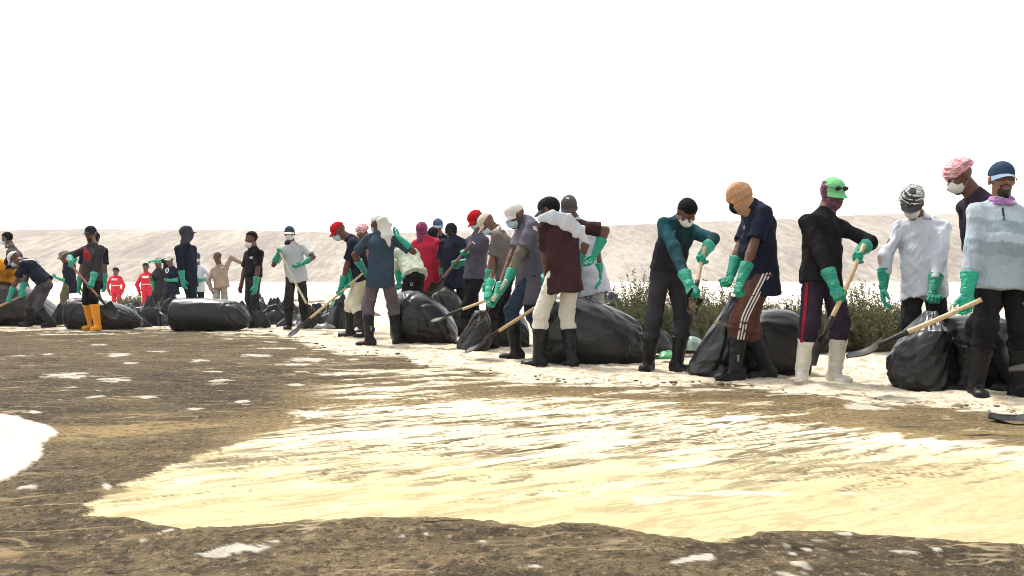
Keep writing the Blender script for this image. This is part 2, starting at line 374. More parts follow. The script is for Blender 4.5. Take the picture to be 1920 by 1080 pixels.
def gear_mesh(kind):
    if kind in _hc: return _hc[kind]
    f = hgrid()
    X, Y, Z = f.full()
    if kind == 'hair':
        head_shell(f, .012); f.folds(.0022, 3, .03)
        line = np.maximum(.052 - Z - .35 * np.maximum(-Y + .02, 0) * 2.4, -1)     # hairline rises at the front, drops at the back
        cut = np.where(Y > .035, .062 - Z, np.where(Y > -.01, .02 + (Y + .01) * .9 - Z, -.055 - Z))
        f.F = np.maximum(f.F, cut)
        f.F = np.maximum(f.F, Y * 1.0 + 0 * Z - .088)
    elif kind == 'cap':
        f.ell((0, -.012, .034), I3, (.086, .106, .098), 0)
        f.ell((0, .03, .05), I3, (.07, .07, .07), .03)
        f.folds(.0012, 8, .05)
        f.F = np.maximum(f.F, (.028 - Z) * .97 + (-Y) * .16)
        f.F = np.maximum(f.F, -(np.sqrt((X / .08) ** 2 + ((Y + .012) / .1) ** 2 + ((Z - .03) / .09) ** 2) - 1) * .08)
        f.ell((0, -.012, .134), I3, (.007, .007, .005), .003)
    elif kind == 'hood':
        head_shell(f, .019)
        f.cone((0, -.015, -.08), (0, -.035, -.16), .074, .080, .04)
        f.folds(.0035, 5, .07, (1, .3, 1))
        e = np.sqrt((X / .05) ** 2 + ((Y - .12) / .06) ** 2 + ((Z + .012) / .034) ** 2) - 1
        f.F = np.maximum(f.F, -e * .03)
    elif kind == 'hood_closed':
        head_shell(f, .016)
        f.cone((0, -.015, -.08), (0, -.035, -.16), .072, .076, .04)
        f.folds(.0035, 9, .06)
    elif kind == 'scarf_head':
        head_shell(f, .017); f.cone((0, -.02, -.07), (0, -.05, -.16), .068, .07, .04)
        f.folds(.005, 12, .05)
        f.F = np.maximum(f.F, np.where(Z < .045, (Y - .035) * .9, -1))
    elif kind == 'wrap':
        f.ell((0, -.012, .05), I3, (.098, .118, .085), 0)
        f.ell((.02, -.06, .07), I3, (.06, .06, .06), .03)
        t = np.sin((Z * .95 + X * .25 - Y * .12) * 175 + 2.0 * np.sin(X * 22 + Y * 17) + 1.5 * np.sin(Y * 31))
        f.F = f.F - .0055 * t; f.folds(.004, 2, .05)
        f.F = np.maximum(f.F, (.016 - Z) * .98 - Y * .12 + .01)
    elif kind in ('mask', 'mask_chin', 'mask_cup'):
        if kind == 'mask_cup':
            f.ell((0, .045, -.052), I3, (.062, .075, .066), 0); f.cone((0, .06, -.045), (0, .128, -.04), .045, .012, .03)
        else:
            f.ell((0, .042, -.055), I3, (.064, .078, .068), 0); f.ell((0, .09, -.035), I3, (.02, .03, .03), .03)
            f.F = f.F + .0016 * np.sin(Z * 420)
        f.F = np.maximum(f.F, .022 - Y + np.abs(X) * .2)
        f.F = np.maximum(f.F, Z + .012 + 0.0 * X - .010 * (np.abs(X) < .03))
        for sx in (-1, 1):
            f.cone((sx * .062, .035, -.035), (sx * .082, -.012, .012), .0032, .0032, .002)
            f.cone((sx * .06, .035, -.08), (sx * .082, -.012, -.03), .0032, .0032, .002)
    elif kind == 'gaiter':
        for i in range(4):
            th = np.linspace(0, 2 * math.pi, 14); z = -.128 - .012 * i
            r = .070 + .004 * i + .006 * math.sin(i * 2.1)
            p = [(r * math.cos(t), -.012 + r * .95 * math.sin(t) * 1.02, z - .018 * math.sin(t) + .004 * math.sin(3 * t + i)) for t in th]
            for a, b in zip(p[:-1], p[1:]): f.cone(a, b, .0105, .0105, .005)
    elif kind == 'half_mask':      # scarf over lower face and neck
        head_shell(f, .013); f.cone((0, .005, -.09), (0, -.02, -.165), .068, .074, .04); f.folds(.005, 21, .05)
        f.F = np.maximum(f.F, np.where(Y > .03, Z + .004, Z - .09))
    elif kind == 'bandana':
        head_shell(f, .013); f.folds(.0025, 31, .05)
        f.F = np.maximum(f.F, np.where(Y > .0, .025 - Z, -.06 - Z))
        f.cone((0, -.1, -.03), (.0, -.12, -.1), .03, .02, .03)
    elif kind == 'beard':
        head_shell(f, .003)
        f.ell((0, .074, -.103), I3, (.034, .03, .03), .02); f.folds(.002, 4, .02)
        f.F = np.maximum(f.F, .028 - Y); f.F = np.maximum(f.F, Z + .058 - np.abs(X) * .5)
        e = np.sqrt((X / .024) ** 2 + ((Y - .1) / .04) ** 2 + ((Z + .066) / .014) ** 2) - 1
        f.F = np.maximum(f.F, -e * .012)
    P, Q = f.mesh(); _hc[kind] = (P, Q); return _hc[kind]
def brim_mesh(L=.072, droop=.5):
    key = ('brim', L, droop)
    if key in _hc: return _hc[key]
    nu, nv = 25, 8; V = []
    for side in (0, 1):
        for i in range(nu):
            ph = math.radians(-72 + 144 * i / (nu - 1))
            for j in range(nv):
                v = j / (nv - 1)
                x = .086 * math.sin(ph) * (1 + .03 * v); y = -.005 + .1 * math.cos(ph) + L * v * max(math.cos(ph * 1.18), 0) ** .55
                z = .032 - .018 * v - droop * x * x * 5.0 * (.5 + .5 * v) - .02 * v * v * droop
                V.append((x, y, z - .003 * side))
    n = nu * nv; F = grid_faces(nu, nv); Fb = F[:, ::-1] + n
    per = [i * nv + nv - 1 for i in range(nu)]; side = [(a, b, b + n, a + n) for a, b in zip(per[:-1], per[1:])]
    per2 = [i * nv for i in range(nu)]; side += [(b, a, a + n, b + n) for a, b in zip(per2[:-1], per2[1:])]
    _hc[key] = (A(V), np.concatenate([F[:, ::-1], Fb[:, ::-1], A(side)])); return _hc[key]
_gm = {}
def gear(name, kind, T, mat, parent, colfn=None, P=None, Q=None):
    if P is None: P, Q = gear_mesh(kind)
    key = (kind, mat.name, name)
    if key in _gm and colfn is None: me = _gm[key]
    else:
        me = new_mesh(name, P, [Q]); me.materials.append(mat); _gm[key] = me
        if colfn is not None: set_col(me, colfn(P))
    o = bpy.data.objects.new(name, me); COL.objects.link(o); o.parent = parent
    o.matrix_parent_inverse = parent.matrix_world.inverted(); o.matrix_basis = T.mat()
    return o

# ------------------------------------------------------------------ gloves: wrist at origin, +Y fingers, thumb towards +X, palm -Z
def glove_mesh(pose, side, res):
    key = ('glove', pose, side, res)
    if key in _hc: return _hc[key]
    f = Field(np.arange(-.11, .12, res), np.arange(-.21, .26, res), np.arange(-.12, .08, res))
    f.ecap((0, -.17, 0), (0, -.03, 0), A((1., 0, 0)), A((0, 0, 1.)), .062, .056, .042, .036, 0)
    f.F = np.maximum(f.F, -(f.full()[1] + .172) + 0 * f.F)
    f.ecap((0, -.03, 0), (0, .03, 0), A((1., 0, 0)), A((0, 0, 1.)), .036, .030, .043, .024, .02)
    f.ecap((0, .02, 0), (0, .085, 0), A((1., 0, 0)), A((0, 0, 1.)), .043, .022, .046, .019, .015)
    f.folds(.0028, 6, .045, (.3, 1, .3))
    cu = {'relax': (22, 34, 26), 'grip': (62, 82, 55), 'open': (6, 8, 6)}[pose]
    for i, x in enumerate((-.034, -.0115, .0115, .034)):
        p = A((x, .088 - abs(x) * .18, 0)); an = 0; ln = (.043, .029, .024) if i in (1, 2) else (.038, .026, .022) if i == 3 else (.032, .022, .02)
        spread = x * (1.6 if pose == 'open' else .5)
        for q in range(3):
            an += math.radians(cu[q] * (1 + .12 * (1.5 - i) * (pose == 'relax')))
            d = nrm(A((spread, math.cos(an), -math.sin(an)))); e = p + d * ln[q]
            f.cone(p, e, .0128 - .0012 * q, .0122 - .0016 * q, .003 if q == 0 else .005); p = e
    p = A((.036, .022, -.006))
    td = {'relax': [(.55, .75, -.35), (.2, .9, -.4)], 'grip': [(.42, .62, -.66), (-.45, .45, -.78)], 'open': [(.8, .6, -.1), (.6, .8, -.1)]}[pose]
    for q, d in enumerate(td):
        e = p + nrm(d) * (.045, .036)[q]; f.cone(p, e, .017 - .003 * q, .0145 - .003 * q, .012 if q == 0 else .004); p = e
    P, Q = f.mesh()
    if side < 0: P = P * A((-1, 1, 1)); Q = Q[:, ::-1]
    _hc[key] = (P, Q); return _hc[key]

# ------------------------------------------------------------------ people
def ik(a, b, l1, l2, hint):
    d = b - a; D = np.linalg.norm(d); u = d / max(D, 1e-6)
    if D >= .995 * (l1 + l2): return a + d * l1 / (l1 + l2)
    x = (l1 * l1 - l2 * l2 + D * D) / (2 * D); hgt = math.sqrt(max(l1 * l1 - x * x, 0))
    p = (hint - a); p = p - u * (p @ u)
    return a + u * x + nrm(p) * hgt
SKIN = (.105, .046, .027)
SHOVEL = {}      # key -> (grip end, blade tip) in the world
class SK: pass
PEOPLE = {}
def person(key, label, feet, pel, neck, yaw, head, arms, shirt, trousers, boots=M_BOOT, sleeve='short', gear_=(), h=1.0, group='workers along the line of bags',
           skin=SKIN, pd=0.0, fy=None, hem=.10, gloves=(1, 1), pose=('grip', 'grip'), shirtcol=None, troucol=None, fat=1.0, gax=(None, None), face=True,
           boottop=.36, loose=1.0, knee=None, beard=False, hair=None, glovemat=None, shoulder=1.0, tucked=False, kb=.985, foldamp=.0055, collar=None):
    far = np.mean([q[1] for q in feet]) > 14.5; vfar = np.mean([q[1] for q in feet]) > 20
    seed = abs(hash(key)) % 1000 if not isinstance(key, str) else sum(ord(c) * (i + 3) for i, c in enumerate(key)) % 1000
    y = math.radians(yaw); Fv = A((math.sin(y), -math.cos(y), 0.)); Lv = A((math.cos(y), math.sin(y), 0.)); Zv = A((0, 0, 1.))
    D0 = np.mean([q[1] for q in feet]); Dp = D0 + pd
    ft = [G(*q) for q in feet]
    P = W(pel[0], pel[1], Dp)
    low0 = P.copy()                                  # legs nearly straight: lift the hips to the legs' reach
    fdv = []
    for i in range(2):
        yy = y + math.radians((12, -12)[i]) if fy is None or fy[i] is None else math.radians(fy[i])
        fdv.append(A((math.sin(yy), -math.cos(yy), 0.)))
    zs = []
    for i in range(2):
        hp = P + Lv * .088 * h * (1, -1)[i]; ak = ft[i] + Zv * .1 * h - fdv[i] * .03
        zs.append(ak[2] + math.sqrt(max((.85 * h * kb) ** 2 - (hp[0] - ak[0]) ** 2 - (hp[1] - ak[1]) ** 2, .2)) + .03 * h)
    P = A((P[0], P[1], min(zs)))
    TL = .49 * h
    n0 = W(neck[0], neck[1], Dp); d2 = np.linalg.norm(n0 - P); dz = neck[2] * math.sqrt(max(TL * TL - d2 * d2, 0.0))
    N = W(neck[0], neck[1], Dp + dz)
    up = nrm(N - P)
    hem = max(hem * h + float((P - low0) @ up), .02) / h
    Lo = nrm(Lv - up * (Lv @ up)); fw = np.cross(Lo, up)
    h0 = W(head[0], head[1], N[1]); d2 = np.linalg.norm(h0 - N); HL = .185 * h
    Hc = W(head[0], head[1], N[1] + head[2] * math.sqrt(max(HL * HL - d2 * d2, 0.0)))
    hy, hp = math.radians(head[3]), math.radians(head[4]); rl = math.radians(head[5]) if len(head) > 5 else 0
    hf = A((math.sin(hy) * math.cos(hp), -math.cos(hy) * math.cos(hp), -math.sin(hp))); hl = A((math.cos(hy), math.sin(hy), 0.)); hu = np.cross(hf, hl)
    hl, hu = hl * math.cos(rl) + hu * math.sin(rl), hu * math.cos(rl) - hl * math.sin(rl)
    T = XF(np.stack([hl, hf, hu]), Hc, h)
    SW = .166 * h * shoulder
    sh = [N - up * .085 * h + Lo * SW * s_ for s_ in (1, -1)]            # own left, own right
    hip = [P - Zv * .03 * h + Lv * .080 * h * s_ for s_ in (1, -1)]
    root = empty('person', (P[0], D0, min(q[2] for q in ft)))
    tag(root, label, 'person', group)
    el = []; wr = []; gx = [None, None]
    for i, a in enumerate(arms):
        if isinstance(a[4], str):            # the hand closes on that shovel's handle
            s0, s1 = SHOVEL[a[4]]; tt = np.linspace(0, 1, 200)[:, None]; ln = s0 + (s1 - s0) * tt
            pxs = A([960 + FPX * ln[:, 0] / ln[:, 1], HOR + FPX * (CAMH - ln[:, 2]) / ln[:, 1]]).T
            hd = ln[np.argmin(((pxs - A(a[2:4], float)) ** 2).sum(1))]; gx[i] = nrm(s1 - s0)
        else: hd = W(a[2], a[3], Dp + a[4])
        eh = W(a[0], a[1], .5 * (sh[i][1] + hd[1]) + (a[5] if len(a) > 5 else .0))
        w = hd - nrm(hd - eh) * .085 * h
        for it in range(3):
            dv = w - sh[i]; mx = .59 * h
            if np.linalg.norm(dv) > mx: w = sh[i] + dv * (mx / np.linalg.norm(dv))
            e_ = ik(sh[i], w, .295 * h, .265 * h, eh); dd = nrm(w - e_); off = 0
            if gx[i] is not None:
                zz = np.cross(nrm(gx[i] - dd * (gx[i] @ dd)), dd)
                if (-zz) @ (Fv * .5 - Zv * .8) < 0: zz = -zz
                off = zz * .03 * h
            w = hd - dd * .088 * h + off
        el.append(e_); wr.append(w)
    ank = [q + Zv * .1 * h for q in ft]; kn = []
    fdir = []
    for i in range(2):
        yy = y + math.radians((12, -12)[i]) if fy is None or fy[i] is None else math.radians(fy[i])
        fdir.append(A((math.sin(yy), -math.cos(yy), 0.)))
        ank[i] = ank[i] - fdir[i] * .03
        kn.append(ik(hip[i], ank[i], .43 * h, .42 * h, (hip[i] + ank[i]) / 2 + (fdir[i] * .6 + Fv * .4)))
    sk = SK(); sk.__dict__.update(P=P, N=N, up=up, Lo=Lo, fw=fw, sh=sh, el=el, wr=wr, T=T, root=root, hip=hip, kn=kn, ank=ank, h=h)
    # torso axis: pelvis, waist, chest, neck base
    lean = fw * .02
    Wp = P + (N - P) * .33 - fw * .005; Cp = P + (N - P) * .70 - fw * (.02 + .03 * (1 - max(up[2], 0)))
    Up = N - up * .05 * h
    def torso(f, o, hemdrop=None, k=.04, belly=0.0):
        wF = fat
        f.ecap(P - up * .02, Wp, Lv, np.cross(Lv, nrm(Wp - P)), (.150 + o) * h, (.108 + o) * h, (.142 + o) * h * wF, (.104 + o) * h * wF, k)
        f.ecap(Wp, Cp, Lo, fw, (.142 + o) * h * wF, (.104 + o) * h * wF, (.158 + o) * h, (.115 + o) * h, k)
        f.ecap(Cp, Up, Lo, fw, (.156 + o) * h, (.113 + o) * h, (.098 + o) * h, (.070 + o) * h, k)
        if wF > 1.05: f.ell(P + (N - P) * .3 + fw * .06, np.stack([Lo, fw, up]), (A((.13, .095, .15)) + o) * h, .05)
        for i in range(2): f.cone(N - up * .025 * h, sh[i], (.042 + o) * h, (.050 + o) * h, k)
    # --- body: one continuous skin surface
    allp = np.stack([P, N, Hc] + sh + el + wr + kn + ank); lo = allp.min(0) - .16; hi = allp.max(0) + .16
    hs = .010 if far else .0065
    if vfar: hs = .014
    cs = .026 if far else .02
    f = Field(*[axis(lo[q], hi[q], cs, Hc[q] - .15 * h, Hc[q] + .15 * h, hs) for q in range(3)])
    torso(f, -.012, k=.03)
    for i in range(2):
        f.cone(sh[i], el[i], .046 * h, .038 * h, .03); f.cone(el[i], wr[i], .039 * h, .030 * h, .02)
        f.ell(el[i] + nrm(wr[i] - el[i]) * .06, I3, A((.043, .043, .043)) * h, .02)
        f.cone(hip[i], kn[i], .075 * h, .055 * h, .03); f.cone(kn[i], ank[i], .052 * h, .04 * h, .02)
    f.cone(T((0, -.02, -.06)), N - up * .03, .058 * h, .074 * h, .03)
    head_into(f, T, h, not any(g_[1] in ('hood', 'hood_closed', 'scarf_head', 'half_mask') for g_ in gear_))
    V, Q = f.mesh()
    me = new_mesh('body', V, [Q])
    q = T.inv(V); C = np.tile(A(skin), (len(V), 1)); r = np.linalg.norm(q, axis=1) < .17
    brow = r & (np.abs(np.abs(q[:, 0]) - .03) < .019) & (np.abs(q[:, 2] - .022) < .0065) & (q[:, 1] > .05)
    lips = r & (np.abs(q[:, 0]) < .024) & (np.abs(q[:, 2] + .066) < .010) & (q[:, 1] > .07)
    C[lips] = A(skin) * A((.8, .55, .6)); C[brow] = (.008, .006, .005)
    if beard:
        bd = r & (q[:, 1] > .035) & (((q[:, 2] < -.084 + np.abs(q[:, 0]) * .25) & (np.abs(q[:, 0]) < .045) & ~lips) | ((np.abs(q[:, 2] + .048 + np.abs(q[:, 0]) * .25) < .006) & (np.abs(q[:, 0]) < .03) & (q[:, 1] > .06)) | ((np.abs(np.abs(q[:, 0]) - .031) < .006) & (q[:, 2] < -.05) & (q[:, 1] > .05))); C[bd] = (.012, .009, .008)
    set_col(me, C)
    body = link('body', me, skin_mat(), root); sk.body = body
    if face:
        ev, ef = [], []
        for sx in (-1, 1):
            th = np.linspace(0, math.pi, 9); ph = np.linspace(0, 2 * math.pi, 14, endpoint=False)
            S = A([[math.sin(t) * math.cos(p_), math.cos(t), math.sin(t) * math.sin(p_)] for p_ in ph for t in th]) * .0125
            eme = new_mesh('eye', T(S + A((sx * .03, .0795, .004))), [grid_faces(14, 9, True)])
            set_col(eme, np.where(((S[:, 1] > .0108))[:, None], A((.006, .004, .003)), A((.35, .33, .3))))
            link('eye', eme, rubber_attr(), body)
    # --- trousers
    fl = Field(*[axis(min(P[q], *(a[q] for a in kn + ank)) - .2, max(P[q], *(a[q] for a in kn + ank)) + .2, .017 if far else .0125) for q in range(3)])
    fl.ecap(P - Zv * .05, P + up * .10, Lv, np.cross(Lv, up), .152 * h, .110 * h, (.134 if not tucked else .150) * h * fat, (.100 if not tucked else .116) * h * fat, 0)
    for i in range(2):
        sdn = nrm(ank[i] - kn[i]); bt = ank[i] - sdn * (boottop - .10) * h
        fl.cone(hip[i] - Zv * .03, kn[i], .088 * h * loose, .077 * h * loose, .035)
        e = bt + sdn * .03
        fl.cone(kn[i], e, .077 * h * loose, .066 * h * loose, .03, (e + sdn * .02, sdn))
        if loose > .9: fl.ell(bt - sdn * .03, np.stack([sdn, nrm(np.cross(sdn, Lv)), Lv]), A((.035, .079, .077)) * h * loose, .02)   # cloth bunched above the boot
    fl.folds(.0045, seed + 5, .075, (.5, .5, 1.4)); fl.folds(.003, seed + 9, .04, (.4, .4, 1.5))
    V, Q = fl.mesh(); me = new_mesh('trousers', V, [Q])
    if troucol is not None: set_col(me, troucol(V, sk))
    sk.trousers = link('trousers', me, trousers, root)
    # --- boots
    for i in range(2):
        a = ank[i]; g = ft[i][2] + .004; sdn = nrm(ank[i] - kn[i]); bt = a - sdn * (boottop - .10) * h; fd = fdir[i]; sd = A((-fd[1], fd[0], 0))
        toe = A((a[0], a[1], g)) + fd * .165 * h; heel = A((a[0], a[1], g)) - fd * .045 * h
        pts = np.stack([a, bt, toe, heel])
        rs = .012 if far else .009
        fb = Field(*[axis(pts[:, q].min() - .11, pts[:, q].max() + .11, rs) for q in range(3)])
        fb.cone(a, bt, .056 * h, .073 * h, 0, (bt, -sdn)); fb.cone(bt + sdn * .022, bt, .0755 * h, .0765 * h, .004, (bt, -sdn))
        fb.ell(heel + A((0, 0, .05)), np.stack([fd, sd, Zv]), A((.052, .046, .062)) * h, .03)
        fb.ecap(heel + A((0, 0, .04)) + fd * .04, toe + A((0, 0, .030)) - fd * .05, sd, Zv, .044 * h, .044 * h, .050 * h, .034 * h, .03)
        fb.ell(toe + A((0, 0, .036)) - fd * .05, np.stack([fd, sd, Zv]), A((.062, .050, .036)) * h, .02)
        fb.folds(.0032, seed + i, .07, (.3, .3, 1.5))
        sl = lambda X, Y, Z: np.maximum(np.maximum(sd_cone(X, Y, 0 * Z + g, heel + fd * .012, toe - fd * .05, .055 * h, .058 * h), Z - (g + .02)), g - Z)
        fb.add(sl, np.minimum(heel, toe) - .08, np.maximum(heel, toe) + .08, .003)
        X, Y, Z = fb.full(); fb.F = np.maximum(fb.F, g - Z + 0 * fb.F)
        V, Q = fb.mesh(); o = link('boot', new_mesh('boot', V, [Q]), boots, root); sk.boots = getattr(sk, 'boots', []) + [o]
    # --- shirt
    ends = sh + el + (wr if sleeve != 'short' else [])
    pts = np.stack([P - up * (hem + .05), N, Cp] + ends)
    fs = Field(*[axis(pts[:, q].min() - .2, pts[:, q].max() + .2, .0165 if far else .0115) for q in range(3)])
    low = P - up * (hem * h)
    torso(fs, .012, k=.035)
    bw = (.188 if not tucked else .15) * h; bd = (.150 if not tucked else .12) * h
    fs.ecap(low, Wp, Lv, np.cross(Lv, up), bw * (.5 + .5 * fat), bd * (.4 + .6 * fat), .156 * h * fat, .118 * h * fat, .03)
    hemf = np.maximum
    X, Y, Z = fs.full()
    cut = -((X - low[0]) * up[0] + (Y - low[1]) * up[1] + (Z - low[2]) * up[2]) + .006 * np.sin((X * Lv[0] + Y * Lv[1]) * 25 + seed)
    fs.F = np.maximum(fs.F, cut)
    for i in range(2):
        if sleeve == 'short':
            d = nrm(el[i] - sh[i]); e = sh[i] + d * .235 * h
            fs.cone(sh[i], e + d * .05, .061 * h, .074 * h, .035, (e, d))
            fs.cone(e - d * .018, e + d * .05, .0725 * h, .0775 * h, .004, (e, d))
        else:
            d = nrm(wr[i] - el[i]); e = wr[i] - d * (.0 if gloves[i] == 0 else .13) * h
            fs.cone(sh[i], el[i], .062 * h, .057 * h, .035); fs.cone(el[i], e + d * .05, .058 * h, .045 * h, .02, (e, d))
    fs.cone(N - up * .06, N + nrm(T((0, -.02, -.08)) - N) * .035, .085 * h, .064 * h, .03, (N + nrm(T((0, -.02, -.08)) - N) * .035, nrm(T((0, -.02, -.08)) - N)))
    fs.folds(foldamp * 1.1, seed, .20, (1, 1, .6)); fs.folds(foldamp * .5, seed + 77, .085, (1, 1, .75))
    V, Q = fs.mesh(); me = new_mesh('shirt', V, [Q])
    if shirtcol is not None: set_col(me, shirtcol(V, sk))
    sk.shirt = link('shirt', me, shirt, root)
    if collar is not None:      # turned-down polo collar
        fc = Field(*[axis(N[q] - .16, N[q] + .16, .01) for q in range(3)])
        nd = nrm(T((0, -.02, -.08)) - N); c0 = N + nd * .02
        for t in np.linspace(.35, 2 * math.pi - .35, 30):
            rad = (fw * math.cos(t) + Lo * math.sin(t)); p0 = c0 + rad * .062 * h + up * .02; p1 = c0 + rad * .092 * h - up * .025
            fc.cone(p0, p1, .010, .010, .008)
        V, Q = fc.mesh(); link('collar', new_mesh('collar', V, [Q]), collar, sk.shirt)
    # --- gloves
    sk.grip = []
    for i in range(2):
        d = nrm(wr[i] - el[i]); s_ = 1 if i == 0 else -1
        if gx[i] is not None: ax_ = gx[i]
        elif gax[i] is not None: ax_ = A(gax[i], float) * s_
        else: ax_ = (Fv * .8 + Zv * .2) * s_
        xx = nrm(ax_ - d * (ax_ @ d)); zz = np.cross(xx, d)
        if gx[i] is not None and (-zz) @ (Fv * .5 - Zv * .8) < 0: xx = -xx; zz = -zz
        sk.grip.append(wr[i] + d * .085 * h - zz * .03 * h)
        side = s_
        if not gloves[i]:
            gm = skin_mat()
        else: gm = glovemat or M_GLOVE
        Pm, Qm = glove_mesh(pose[i], side, .0085 if far else .0058)
        nm = 'glove' if gloves[i] else 'hand'
        Tm = XF(np.stack([xx, d, zz]), wr[i], h * (1.0 if gloves[i] else .86))
        if gloves[i]:
            gear(nm, ('g', pose[i], side, far), Tm, gm, root, None, Pm, Qm)
        else:
            keep = Pm[:, 1] > -.07
            rm = np.cumsum(keep) - 1; Qk = Qm[keep[Qm].all(1)]
            me = new_mesh('hand', Tm(Pm[keep]), [rm[Qk]]); set_col(me, np.tile(A(skin), (int(keep.sum()), 1))); link('hand', me, skin_mat(), root)
    # --- headgear
    for g_ in gear_:
        nm, kind, mt = g_[:3]
        o = gear(nm, kind, T if len(g_) < 4 or g_[3] is None else XF(T.R, T(g_[3]), h), mt, root)
        if kind == 'cap':
            bm = g_[4] if len(g_) > 4 and g_[4] is not None else mt
            Pb, Qb = brim_mesh(.060 if key == 'striped' else .072)
            b = bpy.data.objects.new('brim', new_mesh('brim', Pb, [Qb])); b.data.materials.append(bm); COL.objects.link(b); b.parent = o
            b.matrix_basis = Matrix.Identity(4)
        sk.gear = o
    if hair is not None: gear('hair', 'hair', T, hair, root)
    PEOPLE[key] = sk
    return sk
def rubber_attr():
    if 'eye' in _mc: return _mc['eye']
    m, n, l, b = mat_base('eye'); at = n.new('ShaderNodeAttribute'); at.attribute_name = 'Col'; l.new(at.outputs['Color'], b.inputs['Base Color']); b.inputs['Roughness'].default_value = .2
    _mc['eye'] = m; return m
def bvh_of(o):
    me = o.data; n = len(me.vertices); co = np.empty(n * 3, np.float32); me.vertices.foreach_get('co', co); co = co.reshape(-1, 3)
    mw = o.matrix_world if o.parent is None else o.parent.matrix_world @ o.matrix_parent_inverse @ o.matrix_basis
    pts = [mw @ Vector(c) for c in co.tolist()]
    return BVHTree.FromPolygons(pts, [tuple(p.vertices) for p in me.polygons])
def decal(o, px, py, polys, mat, size=1.0, roll=0.0, name='print', parent=None):
    """flat print laid on the surface of o where the photo shows it; polys: list of 2-D outlines in metres"""
    bv = bvh_of(o); c = Vector((0, 0, CAMH)); d = Vector(W(px, py, 10.0)) - c; d.normalize()
    hit, nr, _, _ = bv.ray_cast(c, d)
    if hit is None: print('decal misses', name, px, py); return None
    if nr.dot(d) > 0: nr = -nr
    upv = Vector((0, 0, 1)); r = upv.cross(nr); r.normalize(); u = nr.cross(r)
    ca, sa = math.cos(math.radians(roll)), math.sin(math.radians(roll)); r, u = r * ca + u * sa, u * ca - r * sa
    V = []; F3 = []
    for pl, tris in polys:
        b = len(V)
        for x, y_ in pl:
            p = hit + r * (x * size) + u * (y_ * size)
            h2, n2, _, _ = bv.ray_cast(p + nr * .12, -nr, .3)
            V.append((h2 if h2 else p) + nr * .0035)
        F3 += [tuple(b + t for t in tr) for tr in tris]
    me = bpy.data.meshes.new(name); me.from_pydata([tuple(v) for v in V], [], F3); me.update()
    return link(name, me, mat, parent or o)
def text_polys(s, h=.03):
    cu = bpy.data.curves.new('t', 'FONT'); cu.body = s; cu.size = h * 1.4; cu.align_x = 'CENTER'; cu.align_y = 'CENTER'; cu.resolution_u = 2
    ob = bpy.data.objects.new('t', cu); COL.objects.link(ob)
    dg = bpy.context.evaluated_depsgraph_get(); me = bpy.data.meshes.new_from_object(ob.evaluated_get(dg))
    pl = [(v.co.x, v.co.y) for v in me.vertices]; tr = [tuple(p.vertices) for p in me.polygons]
    bpy.data.objects.remove(ob); bpy.data.curves.remove(cu); bpy.data.meshes.remove(me)
    return [(pl, tr)]
def disc(x, y, r, r0=0.0, n=16):
    a = [(x + r * math.cos(t), y + r * math.sin(t)) for t in np.linspace(0, 2 * math.pi, n, endpoint=False)]
    if r0 == 0: return (a, [tuple(range(n))])
    b = [(x + r0 * math.cos(t), y + r0 * math.sin(t)) for t in np.linspace(0, 2 * math.pi, n, endpoint=False)]
    return (a + b, [(i, (i + 1) % n, n + (i + 1) % n, n + i) for i in range(n)])
def rect(x0, y0, x1, y1, nx=6, ny=2):
    p = [(x0 + (x1 - x0) * i / nx, y0 + (y1 - y0) * j / ny) for i in range(nx + 1) for j in range(ny + 1)]
    return (p, [tuple(q) for q in grid_faces(nx + 1, ny + 1).tolist()])

def side_stripe(sk, i, o_, offs, w, mat, name='side_stripe', t0=-.10, seg=40, end=None):
    """tape sewn down the outside of a trouser leg"""
    bv = bvh_of(sk.trousers); ov = Vector(o_)
    path = [sk.hip[i], sk.kn[i], sk.kn[i] + (sk.ank[i] - sk.kn[i]) * (.42 if end is None else end)]
    L1 = np.linalg.norm(path[1] - path[0]); L2 = np.linalg.norm(path[2] - path[1]); V = []
    for q in range(seg + 1):
        t = t0 + (L1 + L2 - t0) * q / seg
        u1 = nrm(path[1] - path[0]); u2 = nrm(path[2] - path[1]); p = path[0] + u1 * t if t < L1 else path[1] + u2 * (t - L1)
        m_ = np.clip((t - L1 + .06) / .12, 0, 1); u = nrm(u1 * (1 - m_) + u2 * m_); fwd = np.cross(u, o_)
        for e in (-w / 2, 0, w / 2):
            c = Vector(p + fwd * (offs + e)); hit, nr, _, _ = bv.ray_cast(c + ov * .3, -ov, .5)
            if hit is None: hit = c + ov * .08
            V.append(np.array(hit + ov * .004))
    V = A(V).reshape(seg + 1, 3, 3); k = np.ones(5) / 5
    for ax in range(3):
        for e in range(3):
            pd_ = np.pad(V[:, e, ax], 2, mode='edge'); V[:, e, ax] = np.convolve(pd_, k, 'valid')
    return link(name, new_mesh(name, V.reshape(-1, 3), [grid_faces(seg + 1, 3)]), mat, sk.trousers)

# ------------------------------------------------------------------ the ground: oiled mud, a tongue of pale sand, salt patches, the white sand of the bag line
def pip(px, py, poly):
    """signed distance in photo pixels (rows stretched) to an outline; + inside"""
    P = A(poly, float); n = len(P); ins = np.zeros(px.shape, bool); d = np.full(px.shape, 1e9)
    for i in range(n):
        a = P[i]; b = P[(i + 1) % n]
        c = ((a[1] > py) != (b[1] > py)); t = (py - a[1]) / (b[1] - a[1] + 1e-9)
        ins ^= c & (px < a[0] + t * (b[0] - a[0]))
        ab = b - a; L2 = max(ab @ ab, 1e-9); u = np.clip(((px - a[0]) * ab[0] + (py - a[1]) * ab[1]) / L2, 0, 1)
        d = np.minimum(d, np.hypot(px - a[0] - u * ab[0], py - a[1] - u * ab[1]))
    return np.where(ins, d, -d)
def sstep(a, b, x):
    t = np.clip((x - a) / (b - a), 0, 1); return t * t * (3 - 2 * t)
